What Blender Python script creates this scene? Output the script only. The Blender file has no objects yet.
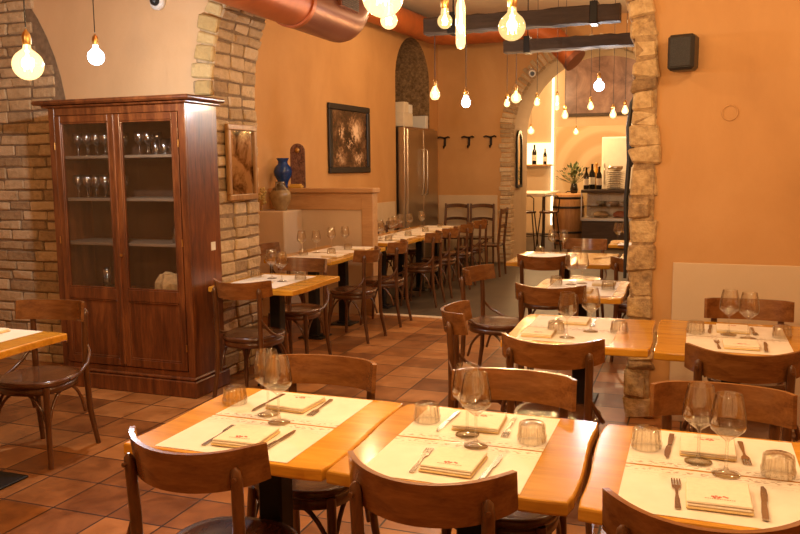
import bpy, math, random
from mathutils import Vector, Matrix
R = math.radians
PI = math.pi
rnd = random.Random(7)
COL = bpy.context.scene.collection

# ------------------------------------------------------------------ materials
MATS = {}
class NT:
    def __init__(s, name):
        s.m = bpy.data.materials.new(name); s.m.use_nodes = True
        s.t = s.m.node_tree; s.n = s.t.nodes; s.l = s.t.links
        s.b = s.n['Principled BSDF']; s.out = s.n['Material Output']
        MATS[name] = s.m
    def node(s, typ, **kw):
        n = s.n.new(typ)
        for k, v in kw.items():
            if k in n.inputs.keys(): n.inputs[k].default_value = v
            else: setattr(n, k, v)
        return n
    def link(s, a, b): s.l.new(a, b)
    def coord(s, scale=(1, 1, 1), out='Object', loc=(0, 0, 0)):
        c = s.node('ShaderNodeTexCoord'); m = s.node('ShaderNodeMapping')
        m.inputs['Scale'].default_value = scale; m.inputs['Location'].default_value = loc
        s.link(c.outputs[out], m.inputs['Vector']); return m.outputs['Vector']
    def noise(s, vec, scale, detail=4, rough=.55, dist=0):
        n = s.node('ShaderNodeTexNoise'); n.inputs['Scale'].default_value = scale
        n.inputs['Detail'].default_value = detail; n.inputs['Roughness'].default_value = rough
        n.inputs['Distortion'].default_value = dist
        s.link(vec, n.inputs['Vector']); return n.outputs['Fac']
    def ramp(s, fac, stops):
        r = s.node('ShaderNodeValToRGB'); cr = r.color_ramp
        while len(cr.elements) < len(stops): cr.elements.new(.5)
        for e, (p, c) in zip(cr.elements, stops):
            e.position = p; e.color = (*c, 1) if len(c) == 3 else c
        s.link(fac, r.inputs['Fac']); return r.outputs['Color']
    def mix(s, fac, a, b, mode='MIX'):
        x = s.node('ShaderNodeMix', data_type='RGBA', blend_type=mode)
        for sock, v in ((x.inputs[0], fac), (x.inputs[6], a), (x.inputs[7], b)):
            if isinstance(v, (int, float)): sock.default_value = v
            elif isinstance(v, tuple): sock.default_value = (*v, 1) if len(v) == 3 else v
            else: s.link(v, sock)
        return x.outputs[2]
    def math(s, op, a, b=0.):
        x = s.node('ShaderNodeMath', operation=op)
        for sock, v in ((x.inputs[0], a), (x.inputs[1], b)):
            if isinstance(v, (int, float)): sock.default_value = v
            else: s.link(v, sock)
        return x.outputs[0]
    def bump(s, h, strength=.3, dist=.01):
        b = s.node('ShaderNodeBump'); b.inputs['Strength'].default_value = strength; b.inputs['Distance'].default_value = dist
        s.link(h, b.inputs['Height']); s.link(b.outputs[0], s.b.inputs['Normal'])
    def color(s, c):
        if isinstance(c, tuple): s.b.inputs['Base Color'].default_value = (*c, 1)
        else: s.link(c, s.b.inputs['Base Color'])
    def set(s, **kw):
        for k, v in kw.items(): s.b.inputs[k.replace('_', ' ')].default_value = v

def srgb(r, g, b):
    f = lambda c: ((c / 255) / 12.92 if c / 255 <= .04045 else ((c / 255 + .055) / 1.055) ** 2.4)
    return (f(r), f(g), f(b))
def plain(name, c, rough=.6, metal=0., nz=.12, nscale=14, bump=0.):
    t = NT(name); v = t.coord()
    f = t.noise(v, nscale)
    d = tuple(x * (1 - nz) for x in c); l = tuple(min(1, x * (1 + nz)) for x in c)
    t.color(t.ramp(f, [(.3, d), (.7, l)])); t.set(Roughness=rough, Metallic=metal)
    if bump: t.bump(f, bump, .01)
    return t.m
def wood(name, dark, mid, light, scale=(1, 8, 8), rough=.35, base=3., coat=.0, vary=True):
    t = NT(name); v = t.coord(scale)
    f = t.noise(v, base, 6, .6, .6); g = t.noise(v, base * 6, 3, .5)
    h = t.math('ADD', t.math('MULTIPLY', f, .75), t.math('MULTIPLY', g, .25))
    col = t.ramp(h, [(.3, dark), (.5, mid), (.72, light)])
    if vary:
        oi = t.node('ShaderNodeObjectInfo')
        k = t.math('ADD', t.math('MULTIPLY', oi.outputs['Random'], .35), .8)
        cb = t.node('ShaderNodeCombineColor')
        for i in range(3): t.link(k, cb.inputs[i])
        col = t.mix(1., col, cb.outputs[0], 'MULTIPLY')
    t.color(col); t.set(Roughness=rough); t.b.inputs['Coat Weight'].default_value = coat
    t.b.inputs['Coat Roughness'].default_value = .12
    t.bump(h, .12, .004)
    return t.m
def emit(name, c, strength):
    t = NT(name); t.color((0, 0, 0)); t.b.inputs['Emission Color'].default_value = (*c, 1); t.b.inputs['Emission Strength'].default_value = strength
    return t.m
def thin_glass(name, tint=(1, 1, 1), ior=1.45, extra=0.0, glow=None, rough=.02):
    t = NT(name); t.n.remove(t.b)
    tr = t.node('ShaderNodeBsdfTransparent'); tr.inputs['Color'].default_value = (*tint, 1)
    gl = t.node('ShaderNodeBsdfGlossy'); gl.inputs['Roughness'].default_value = rough
    fr = t.node('ShaderNodeLayerWeight'); fr.inputs['Blend'].default_value = .5
    sch = t.math('ADD', t.math('MULTIPLY', t.math('POWER', fr.outputs['Facing'], 3.), .9), .06)
    edge = t.math('POWER', fr.outputs['Facing'], 2.5)
    t.link(t.mix(edge, tint, tuple(x * k for x, k in zip(tint, (.62, .55, .46)))), tr.inputs['Color'])
    mx = t.node('ShaderNodeMixShader')
    t.link(t.math('ADD', sch, extra), mx.inputs[0]); t.link(tr.outputs[0], mx.inputs[1]); t.link(gl.outputs[0], mx.inputs[2])
    res = mx.outputs[0]
    if glow:
        em = t.node('ShaderNodeEmission'); em.inputs['Color'].default_value = (*glow[0], 1); em.inputs['Strength'].default_value = glow[1]
        ad = t.node('ShaderNodeMixShader'); ad.inputs[0].default_value = glow[2]
        t.link(res, ad.inputs[1]); t.link(em.outputs[0], ad.inputs[2]); res = ad.outputs[0]
    t.link(res, t.out.inputs['Surface']); return t.m

def plaster(name, a, b, c, sc=1.3):
    t = NT(name); v = t.coord((1, 1, .6))
    f = t.noise(v, sc, 6, .6, .4); g = t.noise(v, 60, 3)
    t.color(t.ramp(f, [(.3, a), (.5, b), (.7, c)])); t.set(Roughness=.75)
    t.bump(t.math('ADD', t.math('MULTIPLY', f, .6), t.math('MULTIPLY', g, .15)), .25, .02)
    return t.m
plaster('plaster_orange', (.49, .25, .082), (.55, .29, .10), (.60, .33, .125))
plaster('plaster_peach', (.64, .41, .205), (.70, .46, .235), (.74, .50, .27))
plaster('plaster_buff', (.56, .41, .24), (.62, .46, .28), (.66, .50, .32))
plaster('ceiling_paint', (.60, .48, .33), (.64, .52, .37), (.68, .56, .40))
def blocks_mat(name, stops, rough=.9, mott=.55):
    t = NT(name); a = t.node('ShaderNodeAttribute', attribute_name='bv')
    v = t.coord(); f = t.noise(v, 22, 6, .65); g = t.noise(v, 6, 3)
    k = t.math('ADD', t.math('MULTIPLY', a.outputs['Fac'], 1 - mott), t.math('MULTIPLY', f, mott))
    c = t.ramp(k, stops)
    c = t.mix(t.math('MULTIPLY', t.math('GREATER_THAN', g, .62), .22), c, (.13, .09, .055))
    t.color(c); t.set(Roughness=rough); t.bump(f, .9, .02); return t.m
blocks_mat('brick_tan', [(.2, (.33, .22, .115)), (.45, (.52, .37, .20)), (.62, (.64, .47, .27)), (.85, (.74, .58, .36))])
blocks_mat('stone_brown', [(.22, (.12, .065, .028)), (.42, (.34, .21, .095)), (.58, (.58, .39, .18)), (.8, (.80, .60, .32))], mott=.72)
blocks_mat('brick_yellow', [(.2, (.42, .28, .10)), (.5, (.58, .41, .17)), (.85, (.68, .52, .26))])
plain('mortar', (.24, .165, .095), .95, 0, .25, 25, .5)
# terracotta tiles
t = NT('terracotta'); v = t.coord()
bt = t.node('ShaderNodeTexBrick', offset=0.0, squash=1.0)
for k, x in (('Scale', 1.), ('Mortar Size', .0055), ('Mortar Smooth', .3), ('Bias', 0.), ('Brick Width', .305), ('Row Height', .305)): bt.inputs[k].default_value = x
bt.inputs['Color1'].default_value = (0, 0, 0, 1); bt.inputs['Color2'].default_value = (1, 1, 1, 1); bt.inputs['Mortar'].default_value = (.5, .5, .5, 1)
t.link(v, bt.inputs['Vector'])
n1 = t.noise(v, 5.5, 5, .6, .5); n2 = t.noise(v, 45, 4)
k = t.math('ADD', t.math('MULTIPLY', n1, .62), t.math('MULTIPLY', bt.outputs['Color'], .38))
tc = t.ramp(k, [(.28, (.15, .05, .013)), (.5, (.31, .115, .029)), (.75, (.50, .215, .066))])
t.color(t.mix(bt.outputs['Fac'], tc, (.03, .013, .006)))
t.link(t.math('ADD', t.math('MULTIPLY', n1, .25), .22), t.b.inputs['Roughness'])
t.bump(t.math('SUBTRACT', t.math('MULTIPLY', n1, .25), bt.outputs['Fac']), .35, .006)
plain('resin_floor', (.068, .044, .024), .5, 0, .2, 3)
plain('travertine', (.70, .55, .38), .4, 0, .12, 10)
# woods
wood('table_wood', (.42, .175, .013), (.58, .268, .022), (.68, .35, .045), (1.2, 9, 9), .22, 2.4, .35)
wood('chair_wood', (.055, .018, .0055), (.105, .037, .0105), (.165, .064, .019), (6, 6, 1.4), .3, 4, .3)
wood('seat_wood', (.05, .017, .006), (.095, .034, .011), (.145, .056, .018), (6, 1.4, 6), .27, 3, .4)
wood('slat_wood', (.11, .037, .009), (.195, .071, .017), (.28, .115, .03), (1.4, 6, 9), .26, 3.5, .4)
wood('walnut', (.04, .009, .0025), (.125, .033, .0075), (.26, .08, .018), (7, 7, .9), .33, 2.6, .25, False)
wood('walnut_inside', (.05, .022, .01), (.085, .038, .017), (.12, .055, .024), (7, 7, .9), .6, 2.6, 0, False)
wood('walnut_shelf', (.16, .11, .07), (.22, .155, .10), (.28, .2, .13), (1, 7, 7), .5, 2.6, 0, False)
wood('beam_wood', (.035, .022, .014), (.06, .038, .024), (.09, .058, .036), (1, 9, 9), .7, 3, 0, False)
wood('oak_cap', (.42, .22, .08), (.52, .29, .12), (.60, .36, .16), (1, 8, 8), .5, 2, 0, False)
wood('barrel_wood', (.30, .14, .045), (.42, .21, .075), (.52, .28, .11), (9, 9, 1), .5, 3, 0, False)
plain('black_iron', (.018, .016, .015), .45, .5, .2)
plain('dark_iron', (.03, .022, .018), .5, .6, .2)
plain('black_plastic', (.018, .017, .016), .4)
plain('speaker_mesh', (.03, .026, .022), .7, 0, .3, 200, .4)
plain('steel', (.50, .45, .38), .28, 1., .06, 3)
plain('cutlery_steel', (.45, .38, .30), .25, 1., .05, 30)
plain('brass', (.62, .38, .13), .3, 1., .1)
plain('duct_paint', (.44, .115, .028), .42, .25, .14, 6)
plain('duct_dark', (.24, .085, .045), .35, .35, .14, 6)
plain('white_paint', (.78, .74, .66), .4, 0, .03)
plain('cream_card', (.70, .60, .44), .7, 0, .06)
plain('paper_bag', (.62, .40, .18), .85, 0, .22, 30, .5)
plain('napkin_cloth', (.80, .69, .52), .85, 0, .05, 60, .2)
plain('napkin_fold', (.74, .55, .25), .85, 0, .08, 60, .2)
plain('logo_red', (.50, .09, .045), .7); plain('logo_brown', (.33, .18, .08), .7)
plain('white_porcelain', (.82, .76, .64), .2, 0, .03)
plain('bottle_dark', (.012, .013, .01), .08); plain('bottle_label', (.80, .74, .60), .6)
plain('bottle_gold', (.62, .30, .04), .25, .2)
plain('leaf_green', (.085, .105, .03), .5, 0, .35, 20)
plain('cobalt_glaze', (.012, .05, .20), .16, 0, .35, 18)
t = NT('glazed_jug'); v = t.coord(); f = t.noise(v, 14, 4)
sx = t.node('ShaderNodeSeparateXYZ'); t.link(t.coord(), sx.inputs[0])
body = t.ramp(f, [(.3, (.24, .15, .06)), (.7, (.36, .25, .11))]); up = t.ramp(f, [(.3, (.05, .03, .015)), (.7, (.20, .12, .05))])
t.color(t.mix(t.math('GREATER_THAN', sx.outputs['Z'], .25), body, up)); t.set(Roughness=.25)
t = NT('carved_plaque'); v = t.coord(); f = t.noise(v, 26, 5, .6, 1.)
t.color(t.ramp(f, [(.35, (.07, .03, .02)), (.55, (.21, .09, .05)), (.75, (.30, .17, .10))])); t.set(Roughness=.5); t.bump(f, .7, .02)
plain('yellow_dish', (.62, .36, .06), .35)
plain('flower_dry', (.55, .38, .12), .8, 0, .4, 40)
t = NT('painted_reflections'); v = t.coord(); f = t.noise(v, 6, 5, .6, .5)
t.color(t.ramp(f, [(.36, (.09, .05, .03)), (.46, (.45, .35, .26)), (.56, (.93, .88, .8))])); t.set(Metallic=1., Roughness=.08)  # dark and pale blotches painted in place of reflected shapes
t = NT('mirror_silver'); t.color((.9, .87, .8)); t.set(Metallic=1., Roughness=.03)
wood('gilt_wood', (.20, .09, .025), (.34, .17, .05), (.46, .26, .09), (6, 6, 1), .35, 3, 0, False)
t = NT('sepia_photo'); v = t.coord(); f = t.noise(v, 4.5, 5, .6, .4); g = t.noise(v, 17, 4, .7)
sp = t.node('ShaderNodeSeparateXYZ'); t.link(v, sp.inputs[0])
py_ = t.math('ADD', sp.outputs['Y'], t.math('MULTIPLY', t.math('SUBTRACT', g, .5), .42)); pz_ = t.math('ADD', sp.outputs['Z'], t.math('MULTIPLY', t.math('SUBTRACT', t.noise(t.coord((1, 1, 1), 'Object', (3, 1, 2)), 13, 4, .7), .5), .42))
def blob(cy_, cz_, ry, rz_):
    a = t.math('DIVIDE', t.math('SUBTRACT', py_, cy_), ry); b = t.math('DIVIDE', t.math('SUBTRACT', pz_, cz_), rz_)
    return t.math('SUBTRACT', 1., t.math('MINIMUM', t.math('SQRT', t.math('ADD', t.math('MULTIPLY', a, a), t.math('MULTIPLY', b, b))), 1.))
h = t.math('ADD', t.math('MULTIPLY', f, .45), t.math('MULTIPLY', g, .35))
for b_, k_ in ((blob(.16, .10, .22, .22), .55), (blob(-.20, .10, .07, .12), .5), (blob(.0, -.02, .15, .16), -.75), (blob(.0, -.06, .09, .09), 1.3), (blob(-.22, -.24, .16, .12), .35), (blob(.28, -.24, .16, .10), .45)):
    h = t.math('ADD', h, t.math('MULTIPLY', b_, k_))
t.color(t.ramp(h, [(.28, (.022, .010, .005)), (.42, (.085, .04, .02)), (.58, (.30, .17, .09)), (.85, (.78, .58, .40))])); t.set(Roughness=.25)
t = NT('dark_mural'); v = t.coord(); f = t.noise(v, 1.6, 6, .65, .8)
t.color(t.ramp(f, [(.3, (.07, .035, .025)), (.5, (.19, .11, .085)), (.72, (.34, .22, .17))])); t.set(Roughness=.35)
t = NT('ring_mural'); sp = t.node('ShaderNodeSeparateXYZ'); t.link(t.coord(), sp.inputs[0])
rr = t.math('SQRT', t.math('ADD', t.math('MULTIPLY', sp.outputs['X'], sp.outputs['X']), t.math('MULTIPLY', sp.outputs['Z'], sp.outputs['Z'])))
w = t.math('SINE', t.math('MULTIPLY', rr, 13.))
t.color(t.ramp(t.math('ADD', t.math('MULTIPLY', w, .5), .5), [(.3, (.60, .42, .22)), (.62, (.66, .48, .27)), (.85, (.72, .56, .34))])); t.set(Roughness=.6)
# placemat paper: cream with a printed line of marks along the inner (seam) edge
t = NT('placemat_paper'); sp = t.node('ShaderNodeSeparateXYZ'); v = t.coord(); t.link(v, sp.inputs[0])
f = t.noise(t.coord((1, 1.6, 1)), 62, 2, .6)
band = t.math('MULTIPLY', t.math('GREATER_THAN', sp.outputs['Y'], .122), t.math('LESS_THAN', sp.outputs['Y'], .146))
mark = t.math('MULTIPLY', band, t.math('GREATER_THAN', f, .56))
line = t.math('MULTIPLY', t.math('GREATER_THAN', sp.outputs['Y'], .112), t.math('LESS_THAN', sp.outputs['Y'], .1145))
fine = t.math('MULTIPLY', t.math('MULTIPLY', t.math('GREATER_THAN', sp.outputs['Y'], .09), t.math('LESS_THAN', sp.outputs['Y'], .105)), t.math('GREATER_THAN', t.noise(t.coord((1, 2.4, 1)), 110, 1), .6))
ink = t.math('MINIMUM', t.math('ADD', t.math('ADD', mark, t.math('MULTIPLY', line, .5)), t.math('MULTIPLY', fine, .35)), 1.)
base = t.ramp(t.noise(v, 9, 3), [(.35, (.77, .67, .54)), (.65, (.83, .74, .61))])
t.color(t.mix(t.math('MULTIPLY', ink, .68), base, (.30, .19, .10))); t.set(Roughness=.65)
thin_glass('clear_glass', (.985, .975, .95), 1.5, .06)
thin_glass('pane_glass', (.97, .96, .94), 1.35, .0)
thin_glass('case_glass', (.9, .88, .84), 1.45, .03)
thin_glass('cup_glass', (.95, .93, .88), 1.5, .05)
thin_glass('stored_glass', (.95, .94, .92), 1.5, .2, None, .15)
thin_glass('bulb_glass_clear', (1, .95, .82), 1.3, .01, ((1, .66, .26), 3.2, .22))
thin_glass('bulb_glass_warm', (1, .9, .7), 1.3, .0, ((1, .64, .26), 5., .35))
thin_glass('bulb_glass_white', (1, 1, 1), 1.3, .0, ((.80, .87, 1.), 18., .6))
emit('filament_warm', (1, .62, .22), 28); emit('filament_white', (.85, .9, 1.), 60)
emit('lit_niche', (1, .66, .30), 3.0); emit('screen_glow', (.7, .85, 1.), 1.2); emit('light_strip', (1, .82, .55), 3.)

# ------------------------------------------------------------------ mesh builder
class MB:
    def __init__(s): s.v = []; s.f = []; s.mi = []; s.sm = []; s.bv = []; s.val = 0.; s.cur = 0; s.X = None
    def add(s, vs, fs, smooth=False):
        b = len(s.v)
        s.v += [tuple(s.X @ Vector(p)) if s.X is not None else tuple(p) for p in vs]
        for f in fs:
            s.f.append([b + i for i in f]); s.mi.append(s.cur); s.sm.append(smooth); s.bv.append(s.val)
        return s
    def box(s, lo, hi, bev=0., jit=0.):
        if bev <= 0:
            x0, y0, z0 = lo; x1, y1, z1 = hi
            vs = [(x0,y0,z0),(x1,y0,z0),(x1,y1,z0),(x0,y1,z0),(x0,y0,z1),(x1,y0,z1),(x1,y1,z1),(x0,y1,z1)]
            return s.add(vs, [(3,2,1,0),(4,5,6,7),(0,1,5,4),(1,2,6,5),(2,3,7,6),(3,0,4,7)])
        c = [(lo[i] + hi[i]) / 2 for i in range(3)]; h = [abs(hi[i] - lo[i]) / 2 for i in range(3)]
        bev = min(bev, .49 * min(2 * x for x in h)); vs = []; idx = {}
        for a in (0, 1):
            for b in (0, 1):
                for d in (0, 1):
                    sg = (a * 2 - 1, b * 2 - 1, d * 2 - 1)
                    j = [rnd.uniform(-jit, jit) for _ in range(3)] if jit else (0, 0, 0)
                    for ax in range(3):
                        idx[(a, b, d, ax)] = len(vs)
                        vs.append(tuple(c[i] + sg[i] * (h[i] - (0 if i == ax else bev)) + j[i] for i in range(3)))
        fs = []
        I = lambda t, ax: idx[(t[0], t[1], t[2], ax)]
        for ax in range(3):
            o = [i for i in range(3) if i != ax]
            for sd in (0, 1):
                q = []
                for (p, r) in ((0, 0), (1, 0), (1, 1), (0, 1)):
                    tt = [0, 0, 0]; tt[ax] = sd; tt[o[0]] = p; tt[o[1]] = r; q.append(I(tt, ax))
                flip = (sd == 0) ^ (ax == 1)
                fs.append(q[::-1] if flip else q)
            for p in (0, 1):
                for r in (0, 1):
                    t0 = [0, 0, 0]; t0[o[0]] = p; t0[o[1]] = r; t1 = list(t0); t1[ax] = 1
                    q = [I(t0, o[0]), I(t1, o[0]), I(t1, o[1]), I(t0, o[1])]
                    flip = (p == r) ^ (ax == 1)
                    fs.append(q if flip else q[::-1])
        for a in (0, 1):
            for b in (0, 1):
                for d in (0, 1):
                    q = [idx[(a, b, d, k)] for k in range(3)]
                    fs.append(q if (a + b + d) % 2 == 1 else q[::-1])
        return s.add(vs, fs)
    def tube(s, pts, rad, n=10, cap=True, flat=1., up=None):
        pts = [Vector(p) for p in pts]
        if isinstance(rad, (int, float)): rad = [rad] * len(pts)
        vs = []; fs = []; prev = None
        for i, p in enumerate(pts):
            d = (pts[min(i + 1, len(pts) - 1)] - pts[max(i - 1, 0)]).normalized()
            if prev is None:
                a = Vector(up) if up else (Vector((0, 0, 1)) if abs(d.z) < .9 else Vector((0, 1, 0)))
                u = (a - d * a.dot(d)).normalized()
            else:
                u = (prev - d * prev.dot(d)).normalized()
            prev = u; w = d.cross(u)
            for k in range(n):
                an = 2 * PI * k / n
                vs.append(p + u * math.cos(an) * rad[i] + w * math.sin(an) * rad[i] * flat)
        m = len(pts)
        for i in range(m - 1):
            for k in range(n):
                fs.append((i*n+k, i*n+(k+1) % n, (i+1)*n+(k+1) % n, (i+1)*n+k))
        s.add(vs, fs, True)
        if cap:
            s.add(vs[:n], [tuple(range(n))[::-1]]); s.add(vs[-n:], [tuple(range(n))])
        return s
    def lathe(s, prof, n=20, c=(0, 0, 0), smooth=True, flute=None):
        vs = []; fs = []
        for (r, z) in prof:
            for k in range(n):
                a = 2 * PI * k / n; q = r
                if flute and flute[1] <= z <= flute[2]: q = r * (1 + flute[3] * math.cos(flute[0] * a))
                vs.append((c[0] + q * math.cos(a), c[1] + q * math.sin(a), c[2] + z))
        for i in range(len(prof) - 1):
            for k in range(n):
                fs.append((i*n+k, i*n+(k+1) % n, (i+1)*n+(k+1) % n, (i+1)*n+k))
        return s.add(vs, fs, smooth)
    def disc(s, c, r, n=20, axis='z', flip=False):
        vs = []
        for k in range(n):
            a = 2 * PI * k / n; p = (r * math.cos(a), r * math.sin(a))
            vs.append((c[0]+p[0], c[1]+p[1], c[2]) if axis == 'z' else ((c[0]+p[0], c[1], c[2]+p[1]) if axis == 'y' else (c[0], c[1]+p[0], c[2]+p[1])))
        f = tuple(range(n)); return s.add(vs, [f[::-1] if flip else f])
    def prism(s, out, z0, z1, bev=0.):
        n = len(out)
        if bev:
            cx = sum(p[0] for p in out) / n; cy = sum(p[1] for p in out) / n
            def inset(d):
                r = []
                for x, y in out:
                    L = math.hypot(x - cx, y - cy); k = (L - d) / L; r.append((cx + (x - cx) * k, cy + (y - cy) * k))
                return r
            rings = [(inset(bev), z0), (inset(bev * .3), z0 + bev * .3), (out, z0 + bev), (out, z1 - bev), (inset(bev * .3), z1 - bev * .3), (inset(bev), z1)]
        else: rings = [(out, z0), (out, z1)]
        vs = []; fs = []
        for o, z in rings: vs += [(x, y, z) for x, y in o]
        for i in range(len(rings) - 1):
            for k in range(n): fs.append((i*n+k, i*n+(k+1) % n, (i+1)*n+(k+1) % n, (i+1)*n+k))
        fs += [tuple(range(n))[::-1], tuple(range((len(rings)-1)*n, len(rings)*n))]
        return s.add(vs, fs)
    def grid(s, fn, nu, nv, smooth=True, flip=False):
        vs = [fn(i / nu, j / nv) for j in range(nv + 1) for i in range(nu + 1)]; fs = []
        for j in range(nv):
            for i in range(nu):
                a = j * (nu + 1) + i; q = (a, a + 1, a + nu + 2, a + nu + 1); fs.append(q[::-1] if flip else q)
        return s.add(vs, fs, smooth)
    def build(s, name, mats, parent=None, loc=None, rotz=0.):
        if isinstance(mats, str): mats = [mats]
        me = bpy.data.meshes.new(name); me.from_pydata(s.v, [], s.f)
        for m in mats: me.materials.append(MATS[m])
        me.polygons.foreach_set('material_index', s.mi); me.polygons.foreach_set('use_smooth', s.sm)
        at = me.attributes.new('bv', 'FLOAT', 'FACE'); at.data.foreach_set('value', s.bv)
        me.update()
        o = bpy.data.objects.new(name, me); COL.objects.link(o)
        if loc: o.location = loc
        o.rotation_euler = (0, 0, rotz)
        if parent is not None: o.parent = parent
        return o
def superell(a, b, n=40, e=2.6, back=1.):
    r = []
    for k in range(n):
        t = 2 * PI * k / n; c, s_ = math.cos(t), math.sin(t)
        x = a * abs(c) ** (2 / e) * (1 if c >= 0 else -1); y = b * abs(s_) ** (2 / e) * (1 if s_ >= 0 else -1)
        x *= 1 - .10 * (1 - (y / b + 1) / 2) * back
        r.append((x, y))
    return r
def tag(o, label=None, cat=None, group=None, kind=None):
    if label: o['label'] = label
    if cat: o['category'] = cat
    if group: o['group'] = group
    if kind: o['kind'] = kind
    return o
def empty(name, label, cat, loc=(0, 0, 0), rz=0., group=None):
    o = bpy.data.objects.new(name, None); COL.objects.link(o); o.location = loc; o.rotation_euler = (0, 0, rz); o.empty_display_size = .1
    return tag(o, label, cat, group)
def copy_tree(o, parent=None):
    c = o.copy(); COL.objects.link(c)
    if parent is not None: c.parent = parent
    for ch in [x for x in bpy.data.objects if x.parent == o]: copy_tree(ch, c)
    return c
USED = set()
def place(proto, loc, rz, label, group=None, cat=None):
    o = proto if proto.name not in USED else copy_tree(proto)
    USED.add(proto.name)
    o.location = loc; o.rotation_euler = (0, 0, rz); tag(o, label, cat, group)
    return o
def struct(name, mb, mats):
    o = mb.build(name, mats); o['kind'] = 'structure'; return o

# ------------------------------------------------------------------ the setting
TH = math.atan(.0694)            # the back room's left wall runs slightly askew
def onwall(o):
    q = Matrix.Rotation(-TH, 3, 'Z') @ Vector((o.location.x + 4.05, o.location.y - 12.9, o.location.z))
    o.location = (q.x - 4.07, q.y + 12.9, q.z); o.rotation_euler.z += -TH
    return o
T = .305
FY = 5.08; FB = 5.65            # the arched wall, front and back face
AL, AR, SPR = -3.30, -.36, 2.15
WX = -4.05                      # left wall of the back room
BY, BB = 12.9, 14.2             # wall with the second arch
B2L, B2R, SPR2 = -2.83, -.20, 2.10
o = MB().add([(0,0,0),(40*T,0,0),(40*T,40*T,0),(0,40*T,0)], [(0,1,2,3)])
fl = struct('floor', MB().add([(-6.3+10.129*T,-2.6-9.187*T,0),(2.3+10.129*T,-2.6-9.187*T,0),(2.3+10.129*T,7.90-9.187*T,0),(-6.3+10.129*T,7.90-9.187*T,0)], [(0,1,2,3)]), 'terracotta')
fl.location = (-10.129*T, 9.187*T, 0)
struct('floor_back', MB().add([(-5.4,7.96,0),(2.3,7.96,0),(2.3,19.2,0),(-5.4,19.2,0)], [(0,1,2,3)]), 'resin_floor')
struct('trim_1', MB().box((-5.4, 7.88, -.02), (2.3, 7.97, .006), .003), 'travertine')

def arch_wall(y0, y1, x0, x1, ztop, al, ar, spr, n=28):
    m = MB(); cx = (al + ar) / 2; r = (ar - al) / 2
    arc = [(cx - r * math.cos(PI * k / n), spr + r * math.sin(PI * k / n)) for k in range(n + 1)]
    for y, fl_ in ((y0, False), (y1, True)):
        def q(a, b, c, d):
            p = [(u, y, w_) for u, w_ in (a, b, c, d)]; m.add(p, [(0,1,2,3)[::-1] if fl_ else (0,1,2,3)])
        q((x0, 0), (al, 0), (al, ztop), (x0, ztop)); q((ar, 0), (x1, 0), (x1, ztop), (ar, ztop))
        for k in range(n):
            a, b = arc[k], arc[k + 1]; q(a, b, (b[0], ztop), (a[0], ztop))
    path = [(al, 0)] + arc + [(ar, 0)]
    for a, b in zip(path, path[1:]):
        m.cur = 1; m.add([(a[0], y0, a[1]), (a[0], y1, a[1]), (b[0], y1, b[1]), (b[0], y0, b[1])], [(3,2,1,0)]); m.cur = 0
    m.add([(x0,y0,ztop),(x1,y0,ztop),(x1,y1,ztop),(x0,y1,ztop)], [(0,1,2,3)])
    return m
# front arched wall: peach plaster left of the arch, orange right of it
ctr = (AL + AR) / 2
struct('wall_front', arch_wall(FY, FB, ctr - 4.6, 2.3, 4.4, AL, AR, SPR), ['plaster_orange', 'mortar'])
struct('trim_2', MB().add([(-6.3, FY - .004, 0), (AL - .02, FY - .004, 0), (AL - .02, FY - .004, 3.95), (-6.3, FY - .004, 3.95)], [(0,1,2,3)]), 'plaster_peach')
# back room shell
NY0, NY1, NSPR, NR = 11.20, 12.52, 2.88, .66      # niche in the left wall
def niche_wall():
    m = MB(); n = 18; cy = (NY0 + NY1) / 2
    def q(a, b, c, d): m.add([(WX, u, w_) for u, w_ in (a, b, c, d)], [(0,1,2,3)])
    q((FB - .1, 0), (NY0, 0), (NY0, 4.4), (FB - .1, 4.4)); q((NY1, 0), (BY, 0), (BY, 4.4), (NY1, 4.4))
    arc = [(cy - NR * math.cos(PI * k / n), NSPR + NR * math.sin(PI * k / n)) for k in range(n + 1)]
    for k in range(n): q(arc[k], arc[k+1], (arc[k+1][0], 4.4), (arc[k][0], 4.4))
    return m, arc
nw, narc = niche_wall(); onwall(struct('wall_left_back', nw, 'plaster_orange'))
m = MB(); path = [(NY0, 0)] + narc + [(NY1, 0)]
for a, b in zip(path, path[1:]):
    m.add([(WX, a[0], a[1]), (WX - .75, a[0], a[1]), (WX - .75, b[0], b[1]), (WX, b[0], b[1])], [(0,1,2,3)])
m.add([(WX - .75, NY0 - .1, 0), (WX - .75, NY1 + .1, 0), (WX - .75, NY1 + .1, 3.7), (WX - .75, NY0 - .1, 3.7)], [(0,1,2,3)])
onwall(struct('wall_niche', m, 'stone_brown'))
struct('wall_back', arch_wall(BY, BB, -5.4, 2.3, 4.4, B2L, B2R, SPR2), ['plaster_orange', 'plaster_buff'])
struct('wall_right_back', MB().add([(.9, FB, 0), (.9, BY, 0), (.9, BY, 4.4), (.9, FB, 4.4)], [(3,2,1,0)]), 'plaster_orange')
struct('ceiling_back', MB().add([(-5.4, FB, 3.86), (2.3, FB, 3.86), (2.3, BY, 3.86), (-5.4, BY, 3.86)], [(3,2,1,0)]), 'ceiling_paint')
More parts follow.
